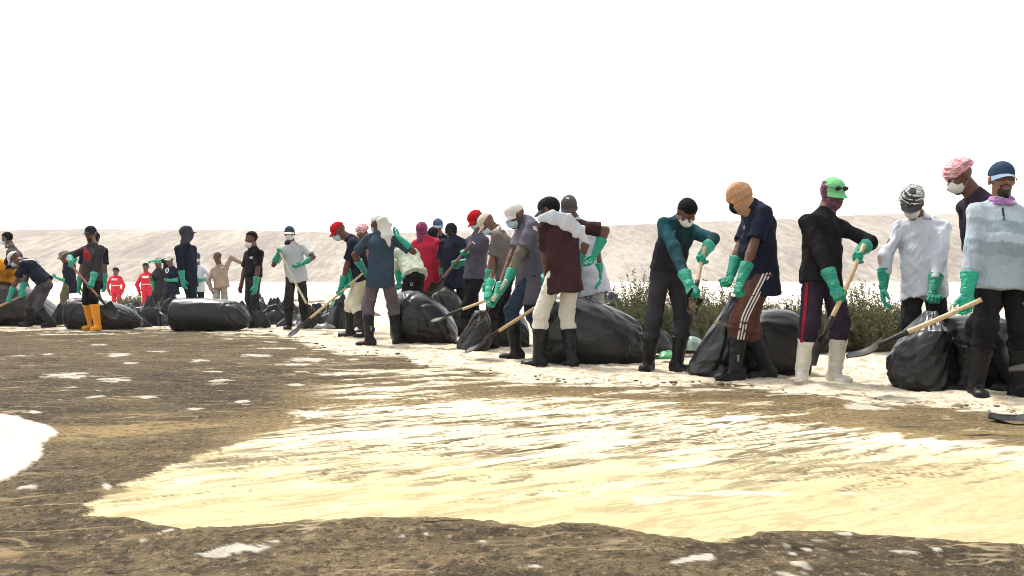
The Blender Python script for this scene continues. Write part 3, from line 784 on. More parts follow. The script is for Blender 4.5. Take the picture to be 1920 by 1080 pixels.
def build_ground():
    rows = np.concatenate([np.linspace(-8, 1.6, 14), np.geomspace(1.75, 24, 520), np.geomspace(24.6, 900, 90)])
    nr, nc = len(rows), 620
    u = np.linspace(-1, 1, nc); u = np.sign(u) * (np.abs(u) * .93 + .07 * np.abs(u) ** 5)
    Yg = np.repeat(rows[:, None], nc, 1); Xg = u[None, :] * (1.4 + .66 * np.maximum(rows, 0) + .0 * rows)[:, None] + np.sign(u)[None, :] * (np.abs(u)[None, :] ** 7) * 30
    x = Xg.ravel(); y = Yg.ravel(); n = len(x)
    ys = np.maximum(y, 1.2); px = 960 + FPX * x / ys; py = HOR + FPX * CAMH / ys
    near = y < 26
    # ---- noise fields in world metres
    c, s_ = math.cos(.62), math.sin(.62)
    xr = x * c + y * s_; yr = -x * s_ + y * c
    st = fbm(xr * 1.1, yr * 5.0, 3, 5, .6) - .5           # streaks running away to the right
    st2 = fbm(xr * 3.0, yr * 15.0, 13, 4, .6) - .5
    hz = fbm(x * .9, y * 3.2, 23, 5, .55) - .5           # level streaks left by the tide
    hz2 = fbm(x * 4.2, y * 9.0, 29, 4, .6) - .5
    iso = fbm(x * 2.2, y * 2.2, 41, 5, .55) - .5
    fin = fbm(x * 14, y * 14, 47, 4, .6) - .5
    big = fbm(x * .35, y * .35, 53, 3) - .5
    pj = px + 26 * (fbm(x * 3, y * 3, 61, 4) - .5) * 2; pyj = py + 10 * (fbm(x * 5, y * 5, 67, 4, .6) - .5) * 2
    def lines(n_, w): return 1 - sstep(w * .4, w, np.abs(n_))
    lt = lines(fbm(xr * 1.3, yr * 11, 201, 4, .55) - .5, .022) * sstep(.47, .56, fbm(xr * 1.5 + 7, yr * 4, 203, 3))
    lt2 = lines(fbm(xr * 2.6, yr * 24, 205, 3, .55) - .5, .03) * sstep(.50, .60, fbm(xr * 2.0 + 3, yr * 5, 207, 3))
    lm = lines(fbm(x * .9, y * 6.0, 211, 4, .55) - .5, .02) * sstep(.46, .58, fbm(x * 1.1, y * 2.2 + 5, 213, 3))
    lm2 = lines(fbm(x * 2.2, y * 13, 217, 4, .55) - .5, .028) * sstep(.48, .58, fbm(x * 1.6 + 9, y * 3, 219, 3))
    # ---- white sand along the line of bags
    bl = A([(-900, 614), (0, 617), (120, 624), (230, 619), (330, 617), (470, 624), (540, 632), (585, 648), (650, 664), (760, 668), (790, 686), (880, 694), (960, 712), (1100, 722), (1300, 722), (1400, 726), (1480, 738), (1570, 750), (1750, 764), (1920, 776), (2900, 845)], float)
    edge = np.interp(px, bl[:, 0], bl[:, 1])
    berm = sstep(-3, 3, (edge - py) + 30 * hz2 + 24 * hz + 10 * iso + 14 * fin)
    berm = np.where(near, berm, 1.0)
    # ---- sand tongue
    tong = [(155, 970), (185, 934), (232, 910), (300, 884), (390, 850), (450, 828), (540, 800), (600, 782), (560, 772), (700, 755), (860, 746), (1010, 747), (1220, 766), (1480, 790), (1650, 808), (1920, 838), (2600, 890), (2600, 1040), (1920, 1026), (1850, 1021), (1700, 1009), (1620, 1004), (1480, 999), (1440, 1001), (1335, 1018), (1210, 1005), (1140, 988), (1060, 984), (1000, 995), (960, 984), (860, 978), (790, 974), (700, 973), (560, 983), (480, 990), (350, 997), (290, 985), (240, 970)]
    sd = pip(px + 16 * fin + 14 * iso + 60 * st2, py + 9 * fin * (py / 900) + 8 * iso + 10 * st2, tong)
    up_e = sstep(860, 770, py) * sstep(420, 640, px)              # the far edge frays into streaks
    frL = sstep(330, 520, px) * 0 + 1
    tv = sd / 3.0 + up_e * (70 * st + 60 * st2 + 45 * hz) / 3.0
    tongue = sstep(-1, 1, tv)
    # frayed band of pale streaks between tongue and bag line, right of x=550
    band = sstep(520, 700, px) * sstep(672, 700, py) * sstep(800, 742, py)
    bsel = sstep(.06, .13, st * .8 + hz * .9 + .35 * hz2 + .08 * sstep(1100, 750, px) - .12 * sstep(900, 1300, px) - .04)
    tongue = np.maximum(tongue, band * bsel * .9)
    # left, yellowish washed streaks on the mud
    wl_ = np.exp(-((px - 230) / 190) ** 2 - ((py - 815) / 32) ** 2) + .8 * np.exp(-((px - 360) / 140) ** 2 - ((py - 795) / 14) ** 2)
    wash = np.clip(wl_ * sstep(-.12, .18, hz + .8 * st), 0, 1)
    halo = sstep(-95, 5, sd + 60 * st + 40 * hz) * sstep(880, 800, py) * sstep(250, 480, px) * .75 + sstep(-14, 2, sd + 10 * fin) * .35
    wash = np.maximum(wash, halo); wash = np.clip(wash, 0, 1)
    # right end of the tongue is stained tan
    stain = sstep(1150, 1750, px + 260 * big + 200 * iso) * sstep(845, 905, py + 30 * iso) * .85
    stain = np.maximum(stain, .45 * sstep(900, 985, py + 40 * iso) * sstep(700, 1300, px))
    # whiter, scoured upper half of the tongue
    scour = sstep(905, 800, py + 60 * st + 60 * iso) * sstep(250, 620, px + 100 * iso) * (1 - .25 * sstep(1500, 1900, px))
    scour = np.clip(scour + .7 * sstep(.08, .2, st + .4 * st2) * sstep(960, 850, py), 0, 1)
    # dark scum lines lying in the tongue
    scum = sstep(.17, .24, st2 * .75 + st * .55 + .03) * sstep(740, 760, py) * sstep(900, 820, py - 30 * sstep(900, 300, px)) * sstep(-.04, .1, iso + .03)
    scum = np.maximum(scum, np.maximum(.9 * lt * sstep(1000, 900, py), .75 * lt2 * sstep(960, 860, py)))
    scum = np.maximum(scum, .8 * sstep(.20, .26, st2 + .35 * iso) * sstep(730, 770, py) * sstep(960, 880, py))
    # ---- salt / bare white patches
    white = np.zeros(n)
    lp = [(0, 776), (30, 779), (52, 787), (72, 792), (95, 800), (109, 812), (92, 822), (80, 834), (76, 856), (55, 876), (22, 893), (-5, 902), (-300, 930), (-300, 770)]
    white = np.maximum(white, sstep(-2, 2, pip(px + 8 * fin + 12 * iso, py + 8 * fin + 5 * iso, lp)))
    sp_amt = 0
    blots = [(455, 1036, 74, 13, -.10), (300, 1009, 30, 5, -.35), (1312, 1052, 38, 9, -.18), (1690, 1041, 22, 3, 0), (210, 712, 30, 5, -.05), (125, 703, 40, 6, -.06), (135, 707, 30, 4, 0), (365, 767, 16, 4, 0), (278, 745, 15, 3.5, -.05), (66, 771, 8, 3, 0), (175, 745, 18, 3.5, -.1), (110, 750, 8, 2, 0), (134, 726, 12, 2.5, -.1),
             (420, 713, 22, 3, 0), (372, 676, 18, 3, 0), (455, 753, 14, 4, -.1), (405, 697, 18, 2, 0), (575, 675, 35, 5, 0), (548, 684, 36, 3, 0), (480, 666, 24, 3, 0), (640, 701, 44, 4, 0), (565, 697, 12, 2.5, 0), (555, 722, 14, 2.5, 0), (710, 698, 16, 3, 0), (665, 674, 14, 2, 0), (820, 716, 26, 4, 0), (740, 731, 34, 4, 0), (225, 666, 22, 4, -.05), (240, 681, 14, 2.5, 0), (40, 667, 22, 2, 0), (90, 664, 10, 2, 0), (300, 659, 18, 1.8, 0), (190, 646, 16, 1.5, 0), (430, 636, 10, 2, 0), (520, 653, 40, 2, 0), (505, 641, 14, 1.5, 0),
             (570, 774, 36, 6, -.05), (1220, 938, 66, 11, -.05), (1030, 924, 30, 6, 0), (1130, 855, 22, 5, 0), (1080, 748, 60, 3, 0), (1330, 731, 46, 3, 0), (1620, 765, 50, 5, 0), (1500, 735, 40, 6, -.05), (200, 911, 5, 8, 0), (50, 912, 26, 5, -.15), (1000, 1069, 14, 2, 0), (870, 1000, 5, 2, 0), (1790, 830, 70, 5, -.05), (1895, 860, 50, 6, 0), (755, 1011, 8, 2, 0), (905, 1022, 9, 3, 0), (800, 1009, 14, 3, 0), (960, 1000, 6, 2, 0), (1580, 1006, 14, 4, 0), (1755, 1036, 8, 3, 0)]
    for cx, cy, hw, hh, sl in blots:
        m = (np.abs(px - cx) < hw * 2.2 + 10) & (np.abs(py - cy) < hh * 3 + 12 + hw * abs(sl) * 2)
        if not m.any(): continue
        hw *= .85; hh *= .68
        dx = (px[m] - cx) / hw; dy = (py[m] - cy - sl * (px[m] - cx)) / hh
        r = np.sqrt(dx * dx + dy * dy) + 2.6 * fin[m] + 1.2 * iso[m] + 1.8 * hz2[m]
        white[m] = np.maximum(white[m], sstep(1.15, .8, r) * (.75 + .5 * fin[m]))
    sp = vnoise(x * 21, y * 21, 71); dens = sstep(.35, .7, fbm(x * .8, y * .8, 77, 3))
    white = np.maximum(white, sstep(.988, .998, sp) * near * .7 * dens)       # crumbs
    tr = np.exp(-((px - 1500 + (py - 1040) * .35) / 34) ** 2) * sstep(1005, 1020, py); white = np.maximum(white, .7 * tr * sstep(.62, .78, vnoise(x * 38, y * 19, 231)))   # trail of crumbs
    salt_in = sstep(.74, .8, fbm(x * 3.2, y * 6.5, 83, 3)) * tongue * sstep(880, 930, py); white = np.maximum(white, salt_in * .8)
    # ---- relief
    bt = 1 - np.clip(np.abs((edge - py) / 26), 0, 1)
    lum = fbm(x * 4.5, y * 4.5, 91, 4, .6) - .5
    z = np.zeros(n)
    z += near * berm * (.050 * lum + .02 * sstep(0, 18, edge - py) + .035 * (fbm(x * 9, y * 9, 95, 3) - .5)) * sstep(0, 12, edge - py)
    z += near * (1 - berm) * (.006 * fin + .010 * hz2 + .012 * hz + .012 * (1 - tongue) * sstep(940, 980, py) + .006 * (fbm(x * 6, y * 12, 241, 3) - .5) - .008 * lm + .003 * white * (1 + 2 * fin) - .004 * scum * tongue)
    z += near * np.exp(-((px - 1560) / 70) ** 2 - ((edge - py + 2) / 16) ** 2) * .05 * (.7 + 2 * lum)
    z *= sstep(1.0, 2.0, y)
    far = sstep(24, 70, y); z += far * (.16 * big + .10 * (fbm(x * .12, y * .12, 99, 3) - .5))
    z += gz(y)
    me = new_mesh('ground', np.stack([x, y, z], 1), [grid_faces(nr, nc)[:, ::-1]])
    set_val(me, tongue, 'tongue'); set_val(me, white, 'white'); set_val(me, berm, 'berm')
    pys = py + 18 * hz + 26 * iso
    tm = np.interp(pys, [600, 630, 672, 695, 735, 790, 812, 860, 930, 985, 1010, 1045, 1080], [.5, .62, .60, .30, .18, .26, .70, .62, .52, .36, .30, .46, .50]) + .30 * sstep(900, 1500, px) * sstep(850, 700, py) - .22 * np.exp(-((px - 430) / 120) ** 2 - ((py - 740) / 40) ** 2)
    set_val(me, np.clip(tm - .06 + .8 * hz + 1.2 * iso + .6 * big + .8 * hz2 + 1.2 * fin, 0, 1), 'tone'); set_val(me, stain, 'stain'); set_val(me, scour, 'scour')
    set_val(me, np.clip(scum, 0, 1), 'scum'); set_val(me, wash, 'wash')
    # ---- material
    m, nn, l, b = mat_base('shore_ground')
    def at(k):
        q = nn.new('ShaderNodeAttribute'); q.attribute_name = k; return q.outputs['Fac']
    def mix(f, a, c_):
        q = nn.new('ShaderNodeMix'); q.data_type = 'RGBA'
        l.new(f, q.inputs['Factor'])
        for k, v in (('A', a), ('B', c_)):
            if isinstance(v, tuple): q.inputs[k].default_value = (*v, 1)
            else: l.new(v, q.inputs[k])
        return q.outputs['Result']
    def noise(sc, det=6, ro=.6, scale=(1, 1, 1)):
        tc = nn.new('ShaderNodeTexCoord'); mp = nn.new('ShaderNodeMapping'); mp.inputs['Scale'].default_value = scale
        q = nn.new('ShaderNodeTexNoise'); q.inputs['Scale'].default_value = sc; q.inputs['Detail'].default_value = det; q.inputs['Roughness'].default_value = ro
        l.new(tc.outputs['Object'], mp.inputs[0]); l.new(mp.outputs[0], q.inputs['Vector']); return q.outputs['Fac']
    def rng(v, a, b_, c_=0.0, d_=1.0):
        q = nn.new('ShaderNodeMapRange'); q.inputs['From Min'].default_value = a; q.inputs['From Max'].default_value = b_; q.inputs['To Min'].default_value = c_; q.inputs['To Max'].default_value = d_
        l.new(v, q.inputs['Value']); return q.outputs[0]
    def mul(a, b_):
        q = nn.new('ShaderNodeMath'); q.operation = 'MULTIPLY'; l.new(a, q.inputs[0]); l.new(b_, q.inputs[1]); return q.outputs[0]
    def line(scale, rot, w, msc, ml, mh, off=(0, 0, 0)):
        tc = nn.new('ShaderNodeTexCoord'); r_ = nn.new('ShaderNodeMapping'); r_.inputs['Rotation'].default_value = (0, 0, -rot); r_.inputs['Location'].default_value = off
        mp = nn.new('ShaderNodeMapping'); mp.inputs['Scale'].default_value = scale
        l.new(tc.outputs['Object'], r_.inputs[0]); l.new(r_.outputs[0], mp.inputs[0])
        q = nn.new('ShaderNodeTexNoise'); q.inputs['Scale'].default_value = 1; q.inputs['Detail'].default_value = 3; q.inputs['Roughness'].default_value = .55; l.new(mp.outputs[0], q.inputs['Vector'])
        sb = nn.new('ShaderNodeMath'); sb.operation = 'SUBTRACT'; sb.inputs[1].default_value = .5; l.new(q.outputs['Fac'], sb.inputs[0])
        ab = nn.new('ShaderNodeMath'); ab.operation = 'ABSOLUTE'; l.new(sb.outputs[0], ab.inputs[0])
        k = rng(ab.outputs[0], w * .35, w, 1, 0)
        m2 = nn.new('ShaderNodeTexNoise'); m2.inputs['Scale'].default_value = msc; m2.inputs['Detail'].default_value = 2; l.new(mp.outputs[0], m2.inputs['Vector'])
        return mul(k, rng(m2.outputs['Fac'], ml, mh))
    grain = noise(85, 5, .75); mid = noise(26, 5, .65, (1, 1.8, 1)); fine = noise(300, 2)
    mud = mix(at('tone'), (.048, .039, .026), (.165, .124, .068))
    mud = mix(rng(grain, .38, .54, .3, 1), mix(rng(mid, .3, .7), (.022, .017, .012), (.075, .056, .034)), mud)
    mud = mix(rng(noise(4.5, 5, .74, (1.5, 1.3, 1)), .54, .68, 0, .55), mud, (.20, .145, .078))
    mud = mix(rng(noise(9, 4, .74, (1.4, 1.0, 1)), .56, .66, 0, .75), mud, (.026, .021, .015))
    mud = mix(rng(noise(30, 3, .8, (1, .8, 1)), .53, .60, 0, .75), mud, (.024, .019, .013))
    mud = mix(rng(noise(24, 3, .8, (1.2, .8, 1)), .56, .64, 0, .7), mud, (.24, .18, .105))
    mud = mix(rng(noise(11, 4, .8, (1.2, .9, 1)), .55, .63, 0, .55), mud, (.030, .024, .017))
    mud = mix(mul(at('wash'), rng(mid, .35, .6)), mud, (.30, .215, .10))
    mud = mix(rng(fine, .62, .70, 0, .8), mud, (.26, .20, .12))
    mud = mix(rng(noise(150, 3, .7), .56, .64, 0, .8), mud, (.018, .014, .010))
    sand = mix(at('scour'), (.49, .415, .22), (.51, .455, .305))
    sand = mix(rng(mid, .36, .66), sand, mix(at('scour'), (.53, .46, .265), (.57, .52, .385)))
    sand = mix(rng(noise(7, 5, .68, (1, 2.6, 1)), .56, .70, 0, .5), sand, (.46, .37, .18))
    sand = mix(at('stain'), sand, mix(rng(mid, .35, .65), (.39, .315, .17), (.48, .40, .235)))
    sand = mix(rng(grain, .56, .72, 0, .55), sand, (.24, .17, .09))
    sand = mix(at('scum'), sand, (.13, .095, .055))
    mud = mix(mul(line((1.2, 2.6, 1), .05, .022, .9, .50, .60), rng(noise(1.0, 3), .42, .58)), mud, (.22, .165, .09))
    mud = mix(mul(line((2.2, 4.0, 1), .10, .024, .8, .52, .60, (3, 7, 0)), rng(noise(1.6, 3), .45, .6)), mud, (.32, .25, .155))
    mud = mix(mul(line((1.5, 3.2, 1), -.04, .022, .9, .48, .58, (11, 2, 0)), rng(noise(1.3, 3), .42, .58)), mud, (.024, .019, .014))
    tl = mix(line((1.0, 4.2, 1), .62, .040, .9, .49, .56, (1, 4, 0)), sand, (.085, .06, .032))
    tl = mix(line((1.8, 8.0, 1), .58, .055, .7, .50, .57, (9, 1, 0)), tl, (.10, .07, .036))
    tl = mix(line((2.6, 12.0, 1), .66, .07, .6, .51, .58, (5, 8, 0)), tl, (.15, .105, .055))
    tl = mix(line((.8, 3.4, 1), .6, .05, .9, .45, .6, (15, 3, 0)), tl, (.66, .60, .46))
    low = mul(rng(at('stain'), .3, .8, 1, .35), rng(at('scour'), 0, .8, .35, .95))
    sand = mix(low, sand, tl)
    c1 = mix(at('tongue'), mud, sand)
    bs = mix(rng(mid, .34, .64), (.46, .395, .28), (.61, .56, .45))
    bs = mix(rng(noise(5, 5, .74, (1.3, 1.2, 1)), .50, .60, 0, .9), bs, (.31, .23, .135))
    bs = mix(rng(grain, .62, .75, 0, .5), bs, (.2, .15, .09))
    c2 = mix(at('berm'), c1, bs)
    c3 = mix(at('white'), c2, mix(rng(grain, .35, .65), (.43, .39, .31), (.56, .53, .45)))
    tc = nn.new('ShaderNodeTexCoord'); sp_ = nn.new('ShaderNodeSeparateXYZ'); l.new(tc.outputs['Object'], sp_.inputs[0])
    farc = mix(rng(noise(.10, 9, .7, (1, .35, 1)), .46, .62), (.64, .59, .50), (.36, .30, .22))
    c4 = mix(rng(sp_.outputs[1], 17, 30), c3, farc)
    l.new(c4, b.inputs['Base Color']); b.inputs['Roughness'].default_value = .9; b.inputs['Specular IOR Level'].default_value = .04
    bm = nn.new('ShaderNodeBump'); bm.inputs['Strength'].default_value = .5; bm.inputs['Distance'].default_value = .012
    l.new(grain, bm.inputs['Height'])
    b2 = nn.new('ShaderNodeBump'); b2.inputs['Strength'].default_value = .4; b2.inputs['Distance'].default_value = .018; l.new(mid, b2.inputs['Height']); l.new(bm.outputs[0], b2.inputs['Normal'])
    l.new(b2.outputs[0], b.inputs['Normal'])
    o = link('ground', me, m); o['kind'] = 'structure'; return o
ground = build_ground()

def build_hill():
    nx, ny = 420, 70
    xs = np.linspace(-520, 520, nx); t = np.linspace(0, 1, ny)
    Xh, Th = np.meshgrid(xs, t, indexing='ij')
    Dh = 300 + 210 * Th
    crest_px = A([(-1200, 452), (0, 434), (90, 430), (330, 431), (560, 436), (700, 441), (900, 436), (1100, 425), (1240, 419), (1430, 413), (1600, 405), (1760, 403), (1920, 407), (3200, 430)], float)
    pxx = 960 + FPX * Xh / 440.0
    cr = CAMH + (HOR - np.interp(pxx, crest_px[:, 0], crest_px[:, 1])) / FPX * 440.0
    prof = np.where(Th < .67, np.sin(np.clip(Th / .67, 0, 1) * math.pi / 2) ** 1.3, 1 - .25 * sstep(.67, 1, Th))
    gul = fbm(Xh * .035, Th * 1.2, 5, 5, .55) - .5; g2 = fbm(Xh * .012 + .5 * Th, Th * 3, 8, 4) - .5
    Zh = -.6 + prof * (cr + .6) + (3.6 * gul + 4.5 * g2) * np.sin(np.clip(Th / .66, 0, 1) * math.pi) * (Th < .66)
    Zh += .35 * (fbm(Xh * .2, Th * 20, 11, 3) - .5) * prof
    me = new_mesh('hill', np.stack([Xh, Dh, Zh], -1).reshape(-1, 3), [grid_faces(nx, ny)])
    m, nn, l, b = mat_base('bare_hillside')
    tc = nn.new('ShaderNodeTexCoord'); mp = nn.new('ShaderNodeMapping'); mp.inputs['Scale'].default_value = (1, 0.0, 1.3); l.new(tc.outputs['Object'], mp.inputs[0])
    n1 = nn.new('ShaderNodeTexNoise'); n1.inputs['Scale'].default_value = .42; n1.inputs['Detail'].default_value = 9; n1.inputs['Roughness'].default_value = .68; l.new(mp.outputs[0], n1.inputs['Vector'])
    n2 = nn.new('ShaderNodeTexNoise'); n2.inputs['Scale'].default_value = .05; n2.inputs['Detail'].default_value = 5; n2.inputs['Roughness'].default_value = .6; l.new(mp.outputs[0], n2.inputs['Vector'])
    cr_ = nn.new('ShaderNodeValToRGB'); e = cr_.color_ramp.elements
    e[0].position = .41; e[0].color = (.23, .195, .17, 1); e[1].position = .57; e[1].color = (.42, .375, .32, 1)
    k = e.new(.49); k.color = (.31, .27, .225, 1)
    ad = nn.new('ShaderNodeMath'); ad.operation = 'MULTIPLY_ADD'; ad.inputs[1].default_value = .42; l.new(n2.outputs['Fac'], ad.inputs[0])
    hf = nn.new('ShaderNodeMath'); hf.operation = 'MULTIPLY'; hf.inputs[1].default_value = .58; l.new(n1.outputs['Fac'], hf.inputs[0]); l.new(hf.outputs[0], ad.inputs[2])
    l.new(ad.outputs[0], cr_.inputs[0]); l.new(cr_.outputs[0], b.inputs['Base Color']); b.inputs['Roughness'].default_value = 1.0; b.inputs['Specular IOR Level'].default_value = 0
    bm = nn.new('ShaderNodeBump'); bm.inputs['Strength'].default_value = .8; bm.inputs['Distance'].default_value = 2.0; l.new(n1.outputs['Fac'], bm.inputs['Height']); l.new(bm.outputs[0], b.inputs['Normal'])
    o = link('hill', me, m); o['kind'] = 'structure'; return o
hill = build_hill()

# ------------------------------------------------------------------ where the shovels are held (grip end, blade tip)
SHOVEL['green'] = (W(1617, 466, 8.10), W(1521, 683, 7.95))
SHOVEL['right'] = (W(1830, 566, 7.25), W(1588, 672, 7.55))
SHOVEL['teal'] = (W(1320, 470, 9.02), W(1294, 592, 8.70))
SHOVEL['maroon'] = (W(1046, 548, 10.28), W(872, 662, 10.75))
SHOVEL['whitecap'] = (W(946, 530, 10.45), W(893, 612, 10.9))
SHOVEL['tancap'] = (W(935, 553, 12.0), W(806, 604, 12.35))
SHOVEL['redcap2'] = (W(880, 460, 13.05), W(806, 552, 14.0))
SHOVEL['redcap'] = (W(676, 516, 14.55), W(541, 631, 15.0))
SHOVEL['grey'] = (W(519, 462, 16.95), W(599, 616, 16.75))
SHOVEL['yellow'] = (W(127, 488, 16.5), W(219, 597, 16.45))
SHOVEL['bend'] = (W(40, 555, 17.75), W(-75, 607, 17.9))
SHOVEL['edge'] = (W(30, 536, 18.9), W(-70, 583, 19.2))

# ------------------------------------------------------------------ cloth
NAVY = (.0105, .013, .026); BLACK = (.0105, .0095, .0105); CHAR = (.028, .027, .031)
f_navy = fabric(NAVY, name='navy_cloth'); f_black = fabric(BLACK, name='black_cloth'); f_char = fabric(CHAR, name='charcoal_cloth')
f_gt = fabric((.075, .066, .075), name='grey_cloth'); f_jean = fabric((.025, .038, .065), name='denim'); f_white = fabric((.50, .525, .57), name='white_cloth', var=.05, bump=.5)
f_cap_r = fabric((.42, .008, .014), name='red_cloth', bump=.12, var=.12); f_cap_w = fabric((.58, .56, .51), name='cream_cloth', bump=.12, var=.12); f_cap_k = fabric((.016, .017, .021), name='black_cap_cloth', bump=.12)
f_hair = fabric((.006, .005, .005), rough=.8, name='hair', bump=.3, scale=60, fine=420)
f_mask = fabric((.42, .56, .62), name='mask_fabric', bump=.15, var=.06, scale=30); f_maskw = fabric((.60, .59, .55), name='white_mask_fabric', bump=.15, var=.06, scale=30)
f_olive = fabric((.11, .10, .065), name='olive_cloth'); f_printed = fabric(None, name='printed_cloth', var=.12); f_prsoft = fabric(None, name='printed_knit', var=.1, bump=.5)
f_camo = fabric((.16, .14, .12), name='camouflage_cloth', var=.6, bump=.2); f_pinkcamo = fabric((.28, .16, .17), name='pink_camouflage_cloth', var=.6)
def print_mat(name, rgb):
    return rubber(rgb, .6, name, .0, .1)
m_white = print_mat('white_print', (.62, .62, .60)); m_red = print_mat('red_print', (.45, .02, .03))
def patt_scarf(name, c1, c2, scale, thr=.5):
    m, n, l, b = mat_base(name); tc = n.new('ShaderNodeTexCoord'); nz = n.new('ShaderNodeTexNoise'); nz.inputs['Scale'].default_value = 22; nz.inputs['Detail'].default_value = 2
    l.new(tc.outputs['Object'], nz.inputs['Vector']); ad = n.new('ShaderNodeMixRGB'); ad.blend_type = 'ADD'; ad.inputs[0].default_value = .022
    l.new(tc.outputs['Object'], ad.inputs[1]); l.new(nz.outputs['Color'], ad.inputs[2])
    ch = n.new('ShaderNodeTexChecker'); ch.inputs['Scale'].default_value = scale; ch.inputs['Color1'].default_value = (*c1, 1); ch.inputs['Color2'].default_value = (*c2, 1)
    l.new(ad.outputs[0], ch.inputs['Vector']); l.new(ch.outputs['Color'], b.inputs['Base Color']); b.inputs['Roughness'].default_value = .9
    return m
def patt_noise(name, c1, c2, sc=26, lo=.44, hi=.56, stretch=(1, 1, 1)):
    m, n, l, b = mat_base(name); tc = n.new('ShaderNodeTexCoord'); mp = n.new('ShaderNodeMapping'); mp.inputs['Scale'].default_value = stretch; nz = n.new('ShaderNodeTexNoise'); nz.inputs['Scale'].default_value = sc; nz.inputs['Detail'].default_value = 3
    l.new(tc.outputs['Object'], mp.inputs[0]); l.new(mp.outputs[0], nz.inputs['Vector']); mr = n.new('ShaderNodeMapRange'); mr.inputs['From Min'].default_value = lo; mr.inputs['From Max'].default_value = hi
    l.new(nz.outputs['Fac'], mr.inputs['Value']); mx = n.new('ShaderNodeMix'); mx.data_type = 'RGBA'; mx.inputs['A'].default_value = (*c1, 1); mx.inputs['B'].default_value = (*c2, 1)
    l.new(mr.outputs[0], mx.inputs['Factor']); l.new(mx.outputs['Result'], b.inputs['Base Color']); b.inputs['Roughness'].default_value = .9; return m
m_check = patt_scarf('checked_scarf', (.012, .012, .013), (.60, .59, .56), 62)
m_pink = patt_noise('pink_scarf', (.42, .13, .15), (.60, .42, .42), 30, .4, .6, (1, 1, 2.5))
m_magenta = patt_noise('magenta_scarf', (.32, .015, .09), (.05, .02, .06), 34, .46, .54)
m_plum = patt_noise('plum_scarf', (.16, .05, .075), (.07, .03, .05), 30)
m_violet = patt_noise('violet_scarf', (.15, .08, .25), (.42, .20, .40), 14, .4, .6, (1, 1, 3))
m_tan = fabric((.40, .225, .125), name='tan_balaclava', bump=.3, scale=14, var=.12)
m_camocap = patt_noise('camouflage_cap', (.26, .24, .21), (.07, .06, .055), 32)
m_navycap = fabric((.03, .05, .09), name='blue_cap_cloth', bump=.12); m_capbr = fabric((.22, .28, .38), name='pale_blue_cloth', bump=.1)

def lc(V, sk):
    q = V - sk.P; return q @ sk.Lo, q @ sk.fw, q @ sk.up
def on_arm(V, sk, i, lo=.0):
    d = sk.el[i] - sk.sh[i]; L = np.linalg.norm(d); u = d / L; q = V - sk.sh[i]; t = q @ u
    r = np.linalg.norm(q - np.outer(np.clip(t, 0, L), u), axis=1)
    d2 = sk.wr[i] - sk.el[i]; L2 = np.linalg.norm(d2); u2 = d2 / L2; q2 = V - sk.el[i]; t2 = np.clip(q2 @ u2, 0, L2); r2 = np.linalg.norm(q2 - np.outer(t2, u2), axis=1)
    return ((r < .085) & (t > lo)) | (r2 < .08), np.where(r2 < r, L + t2, t)
# ---- nearest, at the right
def c_striped(V, sk):
    l_, f_, u_ = lc(V, sk); C = np.tile(A((.40, .43, .46)), (len(V), 1)); wv = u_ + .006 * np.sin(l_ * 30)
    for a, b, c in ((.30, .385, (.60, .63, .66)), (.205, .30, (.33, .37, .40)), (.135, .205, (.56, .59, .62)), (.035, .135, (.30, .33, .35)), (-.2, .035, (.40, .42, .44)), (.385, .6, (.47, .51, .54))):
        C[(wv > a) & (wv <= b)] = c
    for i in range(2):
        m, t = on_arm(V, sk, i, .06); C[m & ((t * 9).astype(int) % 2 == 0)] = (.36, .39, .41); C[m & ((t * 9).astype(int) % 2 == 1)] = (.52, .55, .58)
    return (C * .8 + A((.44, .47, .49)) * .2) * A((.74, .82, .86))
m_ztrim = fabric((.03, .03, .035), name='dark_trim', bump=.1)
P_ = person('striped', 'man in grey and white striped zip shirt and blue cap facing us', [(1914, 7.47), (1832, 7.40)], (1874, 522), (1880, 380, .15), 0, (1878, 337, -.3, -7, -3),
       [(1945, 450, 1940, 560, -.12), (1806, 462, 1808, 572, 'right')], f_prsoft, f_black, sleeve='long', shirtcol=c_striped, fat=1.16, hem=0.09, h=1.03, beard=True, skin=(.21, .105, .066),
       gear_=(('cap', 'cap', m_navycap, None, m_capbr), ('neck_gaiter', 'gaiter', m_violet)), collar=fabric((.50, .54, .57), name='pale_collar', bump=.1), boottop=.37, pose=('relax', 'relax'), fy=(14, -8), shoulder=1.1, loose=1.06)
decal(P_.shirt, 1881, 400, [rect(-.007, -.055, .007, .045, 2, 8)], m_ztrim, name='zip'); decal(P_.shirt, 1881, 408, [rect(-.005, -.014, .005, .010, 2, 2)], m_white, name='zip_pull')
person('pinkwrap', 'stooping man in plum top with pink head wrap behind the striped shirt', [(1805, 7.72), (1890, 7.76)], (1872, 505), (1829, 366, -.5), -82, (1799, 331, -.4, -84, 28),
       [(1800, 455, 1822, 545, -.12), (1795, 455, 1825, 555, .2)], fabric((.026, .020, .030), name='plum_cloth'), f_black, sleeve='long', gear_=(('head_wrap', 'wrap', m_pink), ('dust_mask', 'mask_cup', f_maskw)), pd=.02, fy=(-80, -80))
def c_whiteshirt(V, sk): return np.tile(A((.50, .52, .56)), (len(V), 1))
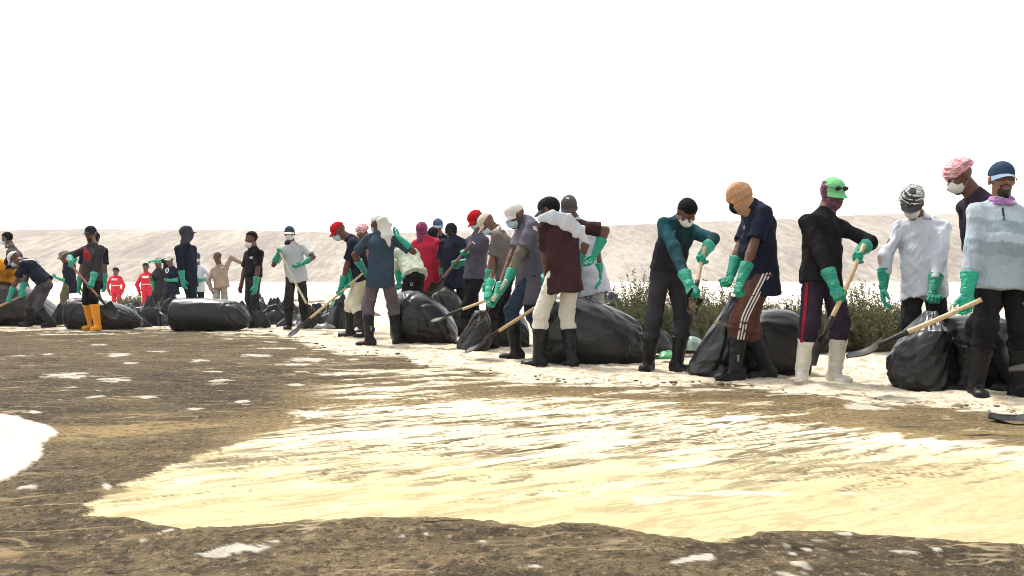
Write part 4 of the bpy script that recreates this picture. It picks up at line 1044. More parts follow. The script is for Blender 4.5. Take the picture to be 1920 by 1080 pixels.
P_ = person('whiteshirt', 'man in untucked white shirt with black and white checked head wrap holding a bag open', [(1758, 8.35), (1702, 8.42)], (1732, 524), (1726, 410, .25), -14, (1710, 380, -.7, -28, 34),
       [(1783, 480, 1748, 566, -.36), (1662, 482, 1656, 562, -.05)], f_white, fabric((.016, .0155, .016), name='black_trouser_cloth', bump=.6), sleeve='long', hem=0.17, pose=('grip', 'relax'), gax=((1, 0, 0), None),
       gear_=(('head_wrap', 'wrap', m_check), ('cap_brim', 'cap', fabric((.05, .048, .05), name='charcoal_cap', bump=.1)), ('dust_mask', 'mask_cup', f_maskw)), collar=f_white, shoulder=1.04, boottop=.36, foldamp=.011)
person('greencap', 'man in black jumper and white boots with green cap and sunglasses, shovelling', [(1571, 8.42), (1503, 8.46)], (1541, 528), (1545, 402, .2), 24, (1561, 362, -.6, 22, 20),
       [(1604, 455, 1608, 481, 'green'), (1528, 492, 1573, 560, 'green')], f_black, fabric((.030, .020, .034), name='plum_black_cloth'), boots=M_BOOTW, sleeve='long', hem=0.02, fat=1.04,
       gear_=(('cap', 'cap', fabric((.17, .46, .20), name='green_cap_cloth', bump=.08, var=.08)), ('face_scarf', 'half_mask', m_plum)), pose=('grip', 'grip'), boottop=.38, fy=(25, -20), h=1.01, loose=1.05)
def sunglasses(sk):
    T = sk.T; f = Field(*[axis(T.c[q] - .16, T.c[q] + .16, .006) for q in range(3)])
    for sx in (-1, 1):
        f.ell(T((sx * .036, .098, .066)), T.R, (.034, .012, .021), .004); f.cone(T((sx * .068, .085, .067)), T((sx * .094, -.02, .055)), .005, .004, .003)
    f.cone(T((-.01, .106, .072)), T((.01, .106, .072)), .005, .005, .002)
    V, Q = f.mesh(); link('sunglasses', new_mesh('sunglasses', V, [Q]), rubber((.008, .008, .009), .15, 'black_glass', 0, .0), sk.root)
sunglasses(PEOPLE['greencap'])
def side_of(yaw, i): return A((math.cos(math.radians(yaw)), math.sin(math.radians(yaw)), 0)) * (1, -1)[i]
for i in (0, 1): side_stripe(PEOPLE['greencap'], i, nrm(side_of(24, i) + A((0, -.35, 0))), .0, .028, fabric((.28, .014, .025), name='red_tape'))
P_ = person('orangehood', 'man in navy polo with tan balaclava and brown striped trousers', [(1372, 8.66), (1432, 8.76)], (1425, 538), (1418, 385, .0), -82, (1387, 371, 0, -84, 34),
       [(1420, 490, 1382, 548, -.33), (1402, 485, 1364, 535, -.02)], f_navy, fabric((.085, .038, .028), name='brown_track_cloth'), hem=0.07, fat=1.10, gear_=(('balaclava', 'hood', m_tan), ('black_mask', 'mask', fabric((.01, .01, .011), name='black_mask_fabric'))),
       pose=('grip', 'grip'), gax=((0, .6, .5), (0, .6, .5)), boottop=.41, fy=(-84, -78), h=1.02, loose=1.22, knee=1, collar=f_navy)
for c_ in (-.024, 0, .024): side_stripe(P_, 0, side_of(-82, 0), .012 + c_, .0125, fabric((.6, .58, .55), name='white_tape', var=.1))
decal(P_.shirt, 1395, 427, text_polys('DB', .034), m_white, name='chest_print')
def c_teal(V, sk):
    l_, f_, u_ = lc(V, sk); t = np.clip((u_ - .20) / .28, 0, 1)[:, None]; C = A((.016, .015, .019)) * (1 - t) + A((.008, .050, .058)) * t
    for i in range(2):
        m, tt = on_arm(V, sk, i, -.03); C[m] = A((.010, .055, .068)); C[m & (tt > .28)] = A((.016, .050, .06))
    return C
P_ = person('teal', 'bareheaded man in teal and black long sleeved top with white mask bending over a shovel', [(1275, 9.42), (1214, 9.50)], (1251, 505), (1277, 412, -1.0), 24, (1288, 398, -1.0, 12, 50),
       [(1330, 440, 1319, 488, 'teal', .1), (1238, 482, 1304, 556, 'teal', -.15)], f_prsoft, f_char, sleeve='long', shirtcol=c_teal, hem=0.02, gear_=(('dust_mask', 'mask_cup', f_maskw),), hair=f_hair, fy=(40, -28), h=1.0, boottop=.34, loose=1.0, tucked=True, pose=('grip', 'grip'))
dots = [disc(0, 0, .016, .009), disc(-.026, -.03, .0125), disc(-.047, -.063, .011), disc(-.063, -.094, .0095), disc(-.07, -.126, .0085), disc(-.071, -.154, .005)]
decal(P_.shirt, 1249, 406, dots, m_white, name='shoulder_dots'); decal(P_.shirt, 1264, 434, text_polys('K2', .02), m_white, roll=10, name='chest_print')
# ---- middle group
def towel(sk, pts, w, mat, name='towel', seed=4, par=None):
    """cloth hanging over neck and shoulders: flattened chain"""
    P = [np.asarray(p, float) for p in pts]; L = np.stack(P); f = Field(*[axis(L[:, q].min() - .2, L[:, q].max() + .2, .012) for q in range(3)])
    for i in range(len(P) - 1):
        u = nrm(P[i + 1] - P[i]); cd = nrm(A((0, 0, CAMH)) - P[i]); v = nrm(np.cross(u, cd)); n_ = np.cross(u, v)
        f.ecap(P[i], P[i + 1], v, n_, w[i][0], w[i][1], w[i + 1][0], w[i + 1][1], .03)
    f.folds(.0025, seed, .22); f.folds(.001, seed + 2, .06)
    V, Q = f.mesh(); return link(name, new_mesh(name, V, [Q]), mat, sk.root)
P_ = person('maroon', 'man in maroon shirt and cream trousers from behind, white towel on shoulders', [(1004, 9.96), (1070, 10.0)], (1056, 548), (1050, 408, .12), -158, (1030, 394, .3, -112, 22),
       [(1016, 500, 1026, 560, 'maroon'), (1143, 438, 1108, 492, .02, .05)], fabric((.040, .017, .020), name='maroon_cloth', var=.3), fabric((.55, .52, .44), name='cream_cloth_trousers', var=.1), hem=0, h=1.02,
       gear_=(('cap', 'cap', f_cap_k, None, fabric((.06, .065, .062), name='grey_peak', bump=.1)), ('face_mask', 'mask', m_pink)), hair=f_hair, fy=(-104, -158), boottop=.37, fat=1.02, foldamp=.008, pose=('grip', 'relax'), loose=1.0)
N = P_.N
towel(P_, [W(1012, 410, 9.86), W(1036, 406, 9.80), W(1062, 415, 9.80), W(1086, 434, 9.83), W(1106, 460, 9.86)], [(.035, .026), (.06, .026), (.075, .022), (.06, .018), (.010, .008)], f_white)
P_ = person('greycap', 'man in white shirt and grey cap standing behind the maroon shirt', [(1125, 10.75), (1092, 10.8)], (1103, 545), (1082, 418, .2), -16, (1067, 389, -.4, -10, 26),
       [(1128, 480, 1126, 540, -.1), (1070, 470, 1075, 520, -.1)], f_white, fabric((.34, .34, .33), name='pale_grey_trousers'), gear_=(('cap', 'cap', fabric((.07, .062, .058), name='grey_brown_cap', bump=.1), None, None), ('neck_gaiter', 'gaiter', m_pink)), hem=0.05, pose=('relax', 'relax'))
decal(P_.gear if False else P_.root.children[[c.name.split('.')[0] for c in P_.root.children].index('cap')], 1064, 372, text_polys('TIL', .026), m_white, name='cap_print', parent=P_.root)
P_ = person('whitecap', 'man in grey polo, blue jeans and white cap with surgical mask', [(962, 10.82), (1030, 10.95)], (992, 548), (988, 412, .0), -72, (966, 404, .0, -62, 24),
       [(962, 488, 938, 548, 'whitecap'), (955, 485, 925, 575, 'whitecap', .25)], fabric((.105, .098, .122), name='slate_cloth'), f_jean, gear_=(('cap', 'cap', f_cap_w), ('surgical_mask', 'mask', f_mask)), fy=(-92, -85), h=1.04, hem=0.12, boottop=.38, fat=1.05, collar=fabric((.06, .06, .08), name='dark_collar'), foldamp=.007)
decal(P_.shirt, 1003, 428, [disc(0, 0, .022), disc(.022, -.02, .013), disc(-.02, .016, .010)], m_white, name='shoulder_print')
towel(P_, [P_.el[0] + (P_.sh[0] - P_.el[0]) * .2, P_.el[0], P_.el[0] + (P_.wr[0] - P_.el[0]) * .5], [(.058, .058), (.058, .058), (.05, .05)], fabric((.13, .125, .085), name='arm_sleeve_cloth', var=.5), 'arm_sleeve')
P_ = person('tancap', 'stooping man in taupe polo and cream cap with bare forearm at the open bag', [(917, 12.35), (960, 12.6)], (948, 528), (932, 432, -.3), -96, (914, 419, -.3, -100, 48),
       [(936, 492, 911, 545, -.18), (925, 490, 915, 560, 'tancap', .2)], fabric((.125, .108, .098), name='taupe_cloth'), f_black, gear_=(('cap', 'cap', fabric((.50, .42, .34), name='cream_cap', bump=.12, var=.15)), ('surgical_mask', 'mask', f_mask)), hem=-0.05, fy=(-100, -90), collar=f_cap_w, skin=(.14, .06, .034), boottop=.36)
P_ = person('redcap2', 'man in purple grey shirt and red cap with both gloves on a brown handle', [(868, 13.2), (905, 13.35)], (891, 528), (896, 440, -.2), -56, (894, 412, -.2, -85, 42),
       [(885, 490, 866, 508, 'redcap2', .0), (898, 482, 870, 474, 'redcap2', .3)], fabric((.075, .068, .092), name='purple_grey_cloth'), f_black, gear_=(('cap', 'cap', f_cap_r), ('surgical_mask', 'mask', f_mask)), sleeve='long', hem=-0.03, boottop=.36)
decal(P_.shirt, 888, 455, [rect(-.035, -.008, .035, .008)], m_white, roll=-28, name='chest_stripe')
P_ = person('navyback', 'man in navy shirt and dark cap bending away behind the brown shovel handle', [(838, 15.1), (872, 15.2)], (852, 537), (852, 446, .7), 172, (846, 434, .5, 172, 20),
       [(826, 490, 838, 530, .25), (880, 480, 868, 530, .2)], f_navy, f_black, gear_=(('cap', 'bandana', f_black),), hem=0.02)
decal(P_.shirt, 836, 443, [rect(-.05, -.008, .05, .008)], m_white, roll=25, name='back_stripe')
person('redshirt', 'man in long crimson shirt with magenta patterned headscarf seen from behind', [(788, 15.4), (818, 15.5)], (803, 538), (799, 446, .2), 176, (791, 432, .2, 178, 4),
       [(778, 490, 785, 535, .2), (832, 490, 818, 520, .2)], fabric((.40, .018, .042), name='crimson_cloth', var=.12), fabric((.05, .045, .04), name='brown_trousers'), sleeve='long', hem=0.08, gear_=(('headscarf', 'hood_closed', m_magenta),))
person('bluecap', 'man in blue cap whose head shows above the red and navy shirts', [(815, 17.0), (840, 17.1)], (827, 530), (824, 441, .1), 0, (821, 424, -.3, 4, 12),
       [(806, 490, 810, 525, .1), (842, 490, 840, 525, .1)], f_navy, f_black, gear_=(('cap', 'cap', fabric((.06, .085, .15), name='blue_cap', bump=.1), None, m_capbr),))
person('blackcap', 'man in wide black cap bending between the crimson and navy shirts', [(822, 16.3), (805, 16.3)], (822, 532), (818, 456, -.5), -10, (812, 441, -.5, -15, 30),
       [(832, 495, 835, 530, .1), (805, 495, 808, 530, .1)], fabric((.06, .035, .03), name='brown_shirt'), f_black, gear_=(('cap', 'cap', f_black),))
P_ = person('greenhood', 'man bent double in pale green jacket and black track trousers behind the large bag', [(764, 14.4), (786, 14.5)], (776, 530), (757, 470, .8), -140, (742, 468, .5, -130, 60),
       [(762, 500, 756, 520, -.1), (760, 500, 750, 540, .3)], fabric((.40, .44, .34), name='pale_green_cloth', var=.12), f_black, sleeve='long', hem=-.02, foldamp=.010, gear_=(('hood', 'hood_closed', fabric((.40, .44, .34), name='pale_green_cloth', var=.12)),))
decal(P_.trousers, 772, 533, text_polys('D', .05), m_white, name='trouser_print')
P_ = person('tealback', 'man in blue grey shirt seen from behind, white cloth hanging from his cap, arm raised', [(688, 12.92), (745, 13.15)], (714, 538), (716, 436, .15), 172, (709, 420, .2, -132, 6),
       [(684, 485, 690, 520, .22), (780, 458, 740, 438, -.10, .0)], fabric((.034, .055, .078), name='blue_grey_cloth', var=.12), fabric((.105, .085, .092), name='mauve_grey_trousers'), sleeve='short', hem=0.01, gear_=(('cap', 'cap', f_cap_w), ('surgical_mask', 'mask', f_mask)), fy=(-95, 170), pose=('relax', 'relax'), boottop=.40, loose=1.03, h=1.0)
towel(P_, [W(716, 412, 12.83), W(722, 425, 12.86), W(727, 442, 12.82), W(730, 462, 12.84)], [(.075, .04), (.08, .025), (.06, .018), (.012, .010)], f_cap_w, 'neck_cloth')
P_ = person('redcap', 'man in navy polo, cream trousers and red cap bending over a shovel with surgical mask', [(652, 14.9), (682, 14.6)], (679, 528), (659, 447, -.2), -84, (635, 433, .0, -84, 34),
       [(656, 500, 634, 548, 'redcap'), (648, 500, 650, 536, 'redcap', .25)], f_navy, fabric((.55, .50, .38), name='sand_cloth_trousers', var=.12), gear_=(('cap', 'cap', f_cap_r), ('surgical_mask', 'mask', f_mask)), hem=0, fy=(-95, -80), collar=f_navy, boottop=.40, h=1.03)
person('pinkscarf', 'person in pink striped headscarf hidden behind the red cap and the blue grey shirt', [(676, 16.0), (692, 16.0)], (685, 530), (684, 452, .1), -20, (679, 436, -.2, -20, 20),
       [(672, 490, 676, 525, .1), (700, 490, 698, 525, .1)], fabric((.30, .12, .14), name='pink_cloth'), f_black, gear_=(('headscarf', 'wrap', m_pink),))
P_ = person('greytee', 'man in pale grey T-shirt with white mask and navy cap leaning on a pale shovel', [(572, 17.3), (540, 17.1)], (555, 524), (547, 457, .2), 8, (543, 438, -.3, 3, 3),
       [(590, 488, 557, 500, -.30), (512, 494, 522, 469, 'grey')], fabric((.40, .42, .43), name='pale_grey_tee', var=.08), fabric((.024, .020, .020), name='dark_trousers'), gear_=(('cap', 'cap', m_navycap, None, f_cap_w), ('surgical_mask', 'mask', f_maskw), ('neck_scarf', 'gaiter', f_navy)), hem=0.055, pose=('relax', 'grip'), fat=1.05, boottop=.38)
decal(P_.shirt, 556, 456, [disc(0, 0, .035, .022)], print_mat('gold_print', (.35, .25, .10)), name='chest_badge')
P_ = person('darkpolo', 'bareheaded man in black polo with white mask under his chin beside the long bag', [(484, 17.7), (476, 17.9)], (475, 526), (476, 467, .1), -38, (471, 447, -.2, -52, 8),
       [(494, 503, 478, 546, -.30, -.15), (452, 500, 450, 545, .05)], f_black, f_char, gear_=(('surgical_mask', 'mask', f_maskw, (0, .0, -.055)),), hair=f_hair, hem=-0.06, gloves=(1, 0), pose=('relax', 'relax'), collar=f_black, boottop=.34)
decal(P_.shirt, 471, 483, [rect(-.03, -.018, .03, .018)], m_white, name='chest_badge')
person('hooded', 'tall man in navy with grey hood and peak turned away behind the long bag', [(345, 18.3), (366, 18.5)], (351, 532), (347, 458, .1), 62, (350, 437, .1, 104, -2),
       [(362, 505, 366, 545, .15), (336, 505, 344, 535, -.34, -.15)], f_navy, fabric((.014, .016, .03), name='navy_trousers'), gear_=(('hood', 'hood_closed', fabric((.045, .043, .055), name='grey_hood', bump=.3)), ('cap', 'cap', fabric((.045, .043, .055), name='grey_hood', bump=.3))), hem=0.05, pose=('relax', 'relax'), h=1.05, sleeve='long', face=False)
# ---- farther off, left
P_ = person('tanjacket', 'man in khaki field jacket and cap pointing right, far behind the long bag', [(425, 25.0), (409, 25.0)], (414, 541), (411, 499, .1), -12, (408, 483, -.2, -28, 6),
       [(440, 496, 457, 496, .0), (398, 522, 400, 551, -.05)], fabric((.26, .20, .155), name='khaki_cloth', var=.2), fabric((.22, .20, .17), name='khaki_trousers'), sleeve='long', gear_=(('cap', 'cap', fabric((.08, .065, .05), name='brown_cap', bump=.1)),), hem=0, gloves=(0, 0), pose=('relax', 'relax'), group='people standing far behind the bags', fat=1.1)
decal(P_.shirt, 417, 502, [rect(-.05, -.012, .05, .012)], m_white, name='name_tape')
person('whitetee', 'man in white T-shirt and mask holding papers far behind the hooded man', [(378, 26.0), (364, 26.0)], (371, 541), (370, 500, .1), 0, (369, 483, -.2, 0, 5),
       [(386, 520, 374, 528, -.2), (356, 520, 368, 526, -.2)], f_white, f_black, gear_=(('cap', 'cap', m_navycap), ('surgical_mask', 'mask', f_maskw)), group='people standing far behind the bags', pose=('relax', 'relax'))
P_ = person('emblem', 'man in navy shirt with white chest emblem stretching his arm out to the left', [(326, 25.0), (310, 25.2)], (322, 545), (321, 503, .1), -20, (318, 487, -.2, -30, 4),
       [(338, 520, 313, 526, -.2), (305, 497, 283, 490, .0)], f_navy, f_char, sleeve='long', gear_=(('cap', 'cap', f_cap_w),), group='people standing far behind the bags', pose=('relax', 'relax'))
decal(P_.shirt, 313, 507, [disc(0, 0, .07, .045), disc(0, 0, .02)], m_white, name='chest_emblem')
person('dark2', 'man in black with camouflage cap standing beside the outstretched arm', [(305, 26.5), (292, 26.5)], (298, 547), (297, 506, .1), -30, (297, 492, -.1, -30, 10),
       [(310, 525, 310, 545, -.1), (288, 522, 290, 545, -.1)], f_char, f_char, gear_=(('cap', 'cap', m_camocap),), group='people standing far behind the bags', pose=('relax', 'relax'))
m_red_cov = fabric((.52, .025, .045), name='red_coverall_cloth', var=.12)
for key, lab, x0, hx, hy, D, yw, hyw in (('red1', 'man in red coverall turning right beside the low shrub', 217, 217, 508, 36.0, 172, 120), ('red2', 'man in red coverall with pale shoulder straps next to the dark group', 275, 273, 501, 31.0, 165, 165)):
    sc = FPX / D
    P_ = person(key, lab, [(x0 - 5, D), (x0 + 6, D)], (x0, hy + .56 * sc + 8), (x0, hy + .14 * sc + 2, .1), yw, (hx, hy, .1, hyw, 0), [(x0 - .21 * sc, hy + .47 * sc, x0 - .20 * sc, hy + .86 * sc, .05), (x0 + .21 * sc, hy + .47 * sc, x0 + .20 * sc, hy + .86 * sc, .05)],
           m_red_cov, m_red_cov, boots=M_BOOT, sleeve='long', gear_=(('cap', 'cap', f_cap_k),), group='men in red coveralls', gloves=(0, 0), pose=('relax', 'relax'), hem=.05)
    decal(P_.shirt, x0 - 3, hy + .30 * sc, [rect(-.10, -.035, .10, .035)], m_white, name='back_patch'); decal(P_.shirt, x0, hy + .52 * sc, [rect(-.13, -.014, .13, .014, 12, 1)], m_white, name='reflective_band')
# ---- left foreground of the line
def c_slash(V, sk):
    l_, f_, u_ = lc(V, sk); C = np.tile(A((.058, .050, .052)), (len(V), 1)); nz = fbm(l_ * 30, u_ * 60, 5, 3); C *= (.55 + .9 * nz)[:, None]
    C[u_ > .40] = (.035, .031, .034)
    s = u_ + l_ * .55; red = (s > .19) & (s < .345) & (l_ < .05) & (l_ > -.19) & (f_ > 0); C[red & (np.sin((s + l_ * .2) * 150) < .55)] = (.50, .025, .028)
    for i in range(2): m, t = on_arm(V, sk, i, .03); C[m] = (.026, .023, .026)
    return C
person('yellowboots', 'man in charcoal shirt with red chest slashes, black cap and bright yellow boots', [(181, 16.85), (168, 17.1)], (173, 527), (173, 459, .1), -16, (170, 438, -.3, -6, 2),
       [(193, 505, 168, 540, 'yellow', -.05), (140, 482, 133, 495, 'yellow')], f_printed, f_black, boots=M_BOOTY, sleeve='long', shirtcol=c_slash, gear_=(('cap', 'cap', f_cap_k),), beard=True, hem=0.01, boottop=.44, skin=(.15, .07, .042), loose=.88, h=1.02)
person('behind', 'man in navy T-shirt almost hidden behind the man in yellow boots', [(190, 18.2), (160, 18.2)], (176, 531), (177, 462, .2), 178, (177, 447, .3, 178, 25),
       [(150, 500, 147, 545, -.1), (200, 505, 197, 540, -.1)], f_navy, f_black, gear_=(('cap', 'bandana', f_black),), pose=('relax', 'relax'), shoulder=1.1)
person('camocap', 'man in dark top, olive trousers and camouflage cap reaching left behind the yellow boots', [(130, 21.6), (118, 21.8)], (130, 544), (127, 494, -.1), -76, (121, 481, -.2, -80, 20),
       [(118, 515, 104, 520, -.1), (130, 500, 140, 488, -.2)], f_navy, f_olive, sleeve='long', gear_=(('cap', 'cap', m_camocap),), hem=.06, pose=('relax', 'relax'))
P_ = person('bend', 'man in navy polo and white cap bent low over his shovel at the left', [(49, 18.2), (92, 17.8)], (84, 532), (45, 490, -.1), -88, (27, 485, .0, -98, 46),
       [(33, 528, 18, 567, 'bend'), (45, 520, 38, 548, 'bend', .3)], f_navy, f_gt, gear_=(('cap', 'cap', f_cap_w), ('surgical_mask', 'mask', f_mask)), hem=0, fy=(-95, -88), boottop=.40, loose=1.05)
decal(P_.shirt, 53, 487, [rect(-.15, -.014, .15, .014, 12, 1)], m_white, roll=28, name='back_stripe')
person('camoscarf', 'bareheaded man with short hair and grey patterned scarf at the far left', [(38, 20.0), (24, 20.0)], (34, 542), (23, 466, -.1), -84, (13, 447, -.1, -84, 14),
       [(20, 505, 12, 535, -.1), (22, 505, 8, 540, .1)], fabric((.10, .095, .085), name='grey_print_shirt', var=.6), f_char, sleeve='long', hair=f_hair, gear_=(('surgical_mask', 'mask', f_mask), ('neck_scarf', 'gaiter', m_camocap)), pose=('relax', 'relax'))
person('yellowshirt', 'stooping man in orange yellow shirt cut off by the left edge', [(-8, 19.0), (14, 19.0)], (-4, 534), (14, 498, -.8), -20, (22, 492, -.5, -40, 55),
       [(24, 515, 16, 541, 'edge'), (-8, 515, 2, 549, 'edge')], fabric((.60, .24, .012), name='orange_yellow_cloth', var=.2), f_black, hem=.03, gear_=(('cap', 'cap', f_black),))

mark = [disc(0, .022, .010, .004), rect(-.010, -.004, .010, .008, 2, 1), disc(0, -.016, .011, .005)]
m_mark = print_mat('pale_boot_mark', (.34, .33, .30))
for key, i, x, y in (('maroon', 0, 1000, 656), ('whitecap', 0, 980, 650), ('orangehood', 0, 1384, 672), ('tealback', 0, 696, 616), ('bend', 0, 47, 588)):
    decal(PEOPLE[key].boots[i], x, y, mark, m_mark, name='boot_mark')

# ------------------------------------------------------------------ bags
def catmull(K, n):
    K = A(K, float); t = np.linspace(0, len(K) - 1, n); i = np.clip(t.astype(int), 0, len(K) - 2); f = (t - i)[:, None]
    p0 = K[np.maximum(i - 1, 0)]; p1 = K[i]; p2 = K[i + 1]; p3 = K[np.minimum(i + 2, len(K) - 1)]
    return .5 * (2 * p1 + (p2 - p0) * f + (2 * p0 - 5 * p1 + 4 * p2 - p3) * f ** 2 + (3 * p1 - p0 - 3 * p2 + p3) * f ** 3)
def loft(name, keys, D, dh, label, seed=0, upright=False, crumple=.02, gather=(0, 0), mat=None, n=120, m=84, group='filled black bags', opened=False, cat='bag', sag=1.0, tilt=0.0):
    """a sack from the outline it shows: lying keys (x, ytop, ybottom), upright keys (y, xleft, xright); D distance, dh half depth"""
    K = catmull(keys, n); th = np.linspace(0, 2 * math.pi, m, endpoint=False); R = []
    dhs = np.interp(np.linspace(0, 1, n), np.linspace(0, 1, len(dh)), dh) if hasattr(dh, '__len__') else np.full(n, dh)
    for q, k in enumerate(K):
        e = 1.0
        if upright:
            c = W((k[1] + k[2]) / 2, k[0], D + tilt * q / n); hw = (k[2] - k[1]) / 2 / FPX * D
            R.append(c + np.stack([hw * np.cos(th), dhs[q] * min(1, hw / .12) * np.sin(th), 0 * th], 1))
        else:
            c = W(k[0], (k[1] + k[2]) / 2, D); hh = (k[2] - k[1]) / 2 / FPX * D
            ct, sn = np.cos(th), np.sin(th); sq = .80                       # slightly squared section, flattened underneath
            R.append(c + np.stack([0 * th, dhs[q] * np.sign(ct) * np.abs(ct) ** sq, hh * np.sign(sn) * np.abs(sn) ** sq], 1))
    R = np.stack(R)                                                          # rings x around x 3
    cen = R.mean(1, keepdims=True); nr = R - cen; rad = np.linalg.norm(nr, axis=2, keepdims=True) + 1e-6; nr = nr / rad
    S = np.linspace(0, 1, n)[:, None] * np.ones((1, m)); TH = np.ones((n, 1)) * th[None, :]
    cx, cy = np.cos(TH) * 1.3, np.sin(TH) * 1.3
    L = np.linalg.norm(cen[-1] - cen[0])
    def rid(a, b, s): return 1 - np.abs(2 * fbm(a, b, s, 3, .5) - 1)
    r1 = rid(S * L * 5 + cx, cy * 1.6 + cx * .7 + S * 3, seed) - .75; r2 = rid(S * L * 12 + cx * 3 + 5, cy * 4 + S * 4, seed + 9) - .75
    r3 = fbm(S * L * 3 + cx, cy * 1.2, seed + 4, 2) - .5
    g0 = np.exp(-S / .14) * gather[0]; g1 = np.exp(-(1 - S) / .2) * gather[1]; ga = g0 + g1
    fl = np.cos(TH * 11 + 6 * (fbm(S * 4, cx, seed + 2, 2) - .5) + 3 * np.sin(TH * 2 + seed)) * ga
    rr = np.minimum(rad[..., 0] / .2, 1)
    disp = (crumple * (1.3 * r1 + .55 * r2) * (.40 + 1.9 * np.minimum(ga, 1)) + .022 * r3 * sag + .03 * fl) * rr
    rc = np.random.RandomState(seed + 300); Rm = float(np.median(rad))
    for q in range(9):                      # sharp creases in the film
        s0, t0_, fi = rc.uniform(.05, .95), rc.uniform(0, 6.28), rc.normal() * .7 + (0 if q % 2 else 1.57); ln = rc.uniform(.2, .5)
        a_ = (S - s0) * L; b_ = ((TH - t0_ + math.pi) % (2 * math.pi) - math.pi) * Rm
        al = a_ * math.cos(fi) + b_ * math.sin(fi); ac = -a_ * math.sin(fi) + b_ * math.cos(fi) + .05 * np.sin(al * 9 + q)
        disp = disp + rr * (.012 * np.exp(-np.abs(ac) / .012) - .020 * np.exp(-np.abs(ac - .03) / .016)) * np.exp(-(al / ln) ** 2) * (1 if q % 3 else -1)
    V = R + nr * disp[..., None]
    gr = gz(V[..., 1]) + .006
    V[..., 2] = np.maximum(V[..., 2], gr)
    F = grid_faces(n, m)[:, ::-1].tolist()
    F = []
    ii = np.arange(n - 1)[:, None]; jj = np.arange(m)[None, :]; a = ii * m + jj; b = ii * m + (jj + 1) % m
    Fq = np.stack([a, b, b + m, a + m], -1).reshape(-1, 4)
    if upright: Fq = Fq[:, ::-1]
    V = V.reshape(-1, 3); ft = []
    c0 = V[:m].mean(0); c1 = V[-m:].mean(0)
    if opened: c0 = c0 - A((0, 0, .12)) if upright else c0
    V = np.vstack([V, c0, c1]); k0, k1 = n * m, n * m + 1
    t0 = np.stack([np.full(m, k0), (np.arange(m) + 1) % m, np.arange(m)], 1); t1 = np.stack([np.full(m, k1), (n - 1) * m + np.arange(m), (n - 1) * m + (np.arange(m) + 1) % m], 1)
    if upright: t0 = t0[:, ::-1]; t1 = t1[:, ::-1]
    me = new_mesh(name, V, [Fq, t0, t1]); o = link(name, me, mat or M_BAG); tag(o, label, cat, group); return o
loft('bag', [(-70, 536, 606), (-30, 528, 610), (0, 527, 610), (40, 534, 610), (75, 556, 611), (100, 577, 609), (114, 594, 605)], 18.75, .38, 'big black bag lying behind the bent man in white cap', 1, gather=(0, .5))
loft('bag', [(129, 572, 612), (131, 563, 616), (140, 559, 618), (175, 558, 619), (215, 567, 618), (242, 578, 616), (256, 590, 614), (266, 600, 611)], 17.35, [.26, .30, .30, .28, .2, .08], 'long black bag behind the yellow boots', 2, gather=(0, .9), crumple=.016)
loft('bag', [(325, 572, 614), (327, 563, 618), (335, 560, 620), (380, 559, 622), (420, 562, 621), (446, 568, 619), (458, 578, 615), (466, 590, 612)], 16.95, [.28, .30, .30, .30, .24, .1], 'long smooth black bag beside the man in black polo', 3, gather=(0, .7), crumple=.012)
loft('bag', [(736, 565, 636), (745, 553, 641), (765, 546, 645), (790, 549, 648), (815, 562, 648), (836, 580, 646), (850, 600, 642), (857, 618, 636)], 13.6, [.3, .38, .38, .34, .15], 'large bulging black bag behind the mauve trousers', 4, gather=(0, .9), crumple=.018)
loft('bag', [(808, 560, 625), (820, 540, 628), (840, 538, 630), (858, 552, 630), (874, 580, 628)], 15.0, .3, 'grey sheened black bag below the crimson shirt', 5, gather=(.4, .4))
loft('bag', [(906, 600, 655), (914, 582, 660), (932, 572, 664), (958, 578, 665), (984, 598, 662), (992, 620, 655)], 12.9, .3, 'black bag behind the blue jeans', 6, gather=(.5, .5))
loft('bag', [(582, 892, 912), (592, 886, 916), (610, 876, 922), (630, 864, 924), (648, 857, 920), (660, 860, 914), (666, 868, 908)], 12.1, .22, 'open black bag at the feet of the man in taupe polo', 7, upright=True, crumple=.05, gather=(1.0, .2), opened=True)
loft('bag', [(1004, 590, 672), (1018, 564, 682), (1055, 554, 688), (1085, 557, 690), (1120, 567, 691), (1150, 579, 691), (1176, 592, 690), (1196, 606, 687), (1205, 632, 683), (1208, 655, 676)], 10.4, [.28, .36, .38, .36, .3, .16], 'large black bag lying right of the cream trousers', 8, gather=(.1, 1.0), crumple=.03)
loft('bag', [(556, 1370, 1384), (575, 1360, 1387), (600, 1344, 1388), (640, 1318, 1394), (675, 1298, 1398), (696, 1290, 1396), (706, 1300, 1390)], 9.02, .24, 'open black bag held up by the man in tan balaclava', 9, upright=True, crumple=.05, gather=(1.0, .3), opened=True)
loft('bag', [(1380, 610, 704), (1400, 590, 708), (1440, 580, 711), (1478, 581, 712), (1500, 596, 711), (1508, 625, 706), (1511, 655, 700)], 9.15, [.2, .3, .3, .28, .16], 'full black bag between the brown trousers and the white boots', 10, gather=(.6, .2), crumple=.028)
loft('bag', [(583, 1738, 1752), (596, 1728, 1757), (612, 1714, 1764), (640, 1690, 1776), (670, 1670, 1784), (700, 1665, 1790), (722, 1676, 1792), (734, 1700, 1785)], 7.98, .27, 'open black bag in front of the man in white shirt', 11, upright=True, crumple=.055, gather=(1.0, .2), opened=True)
loft('bag', [(1765, 620, 728), (1780, 600, 734), (1820, 593, 736), (1860, 597, 736), (1900, 606, 735), (1935, 630, 730)], 8.12, [.2, .28, .3, .28, .2], 'black bag lying behind the striped shirt man', 12, gather=(.6, .5), crumple=.045)
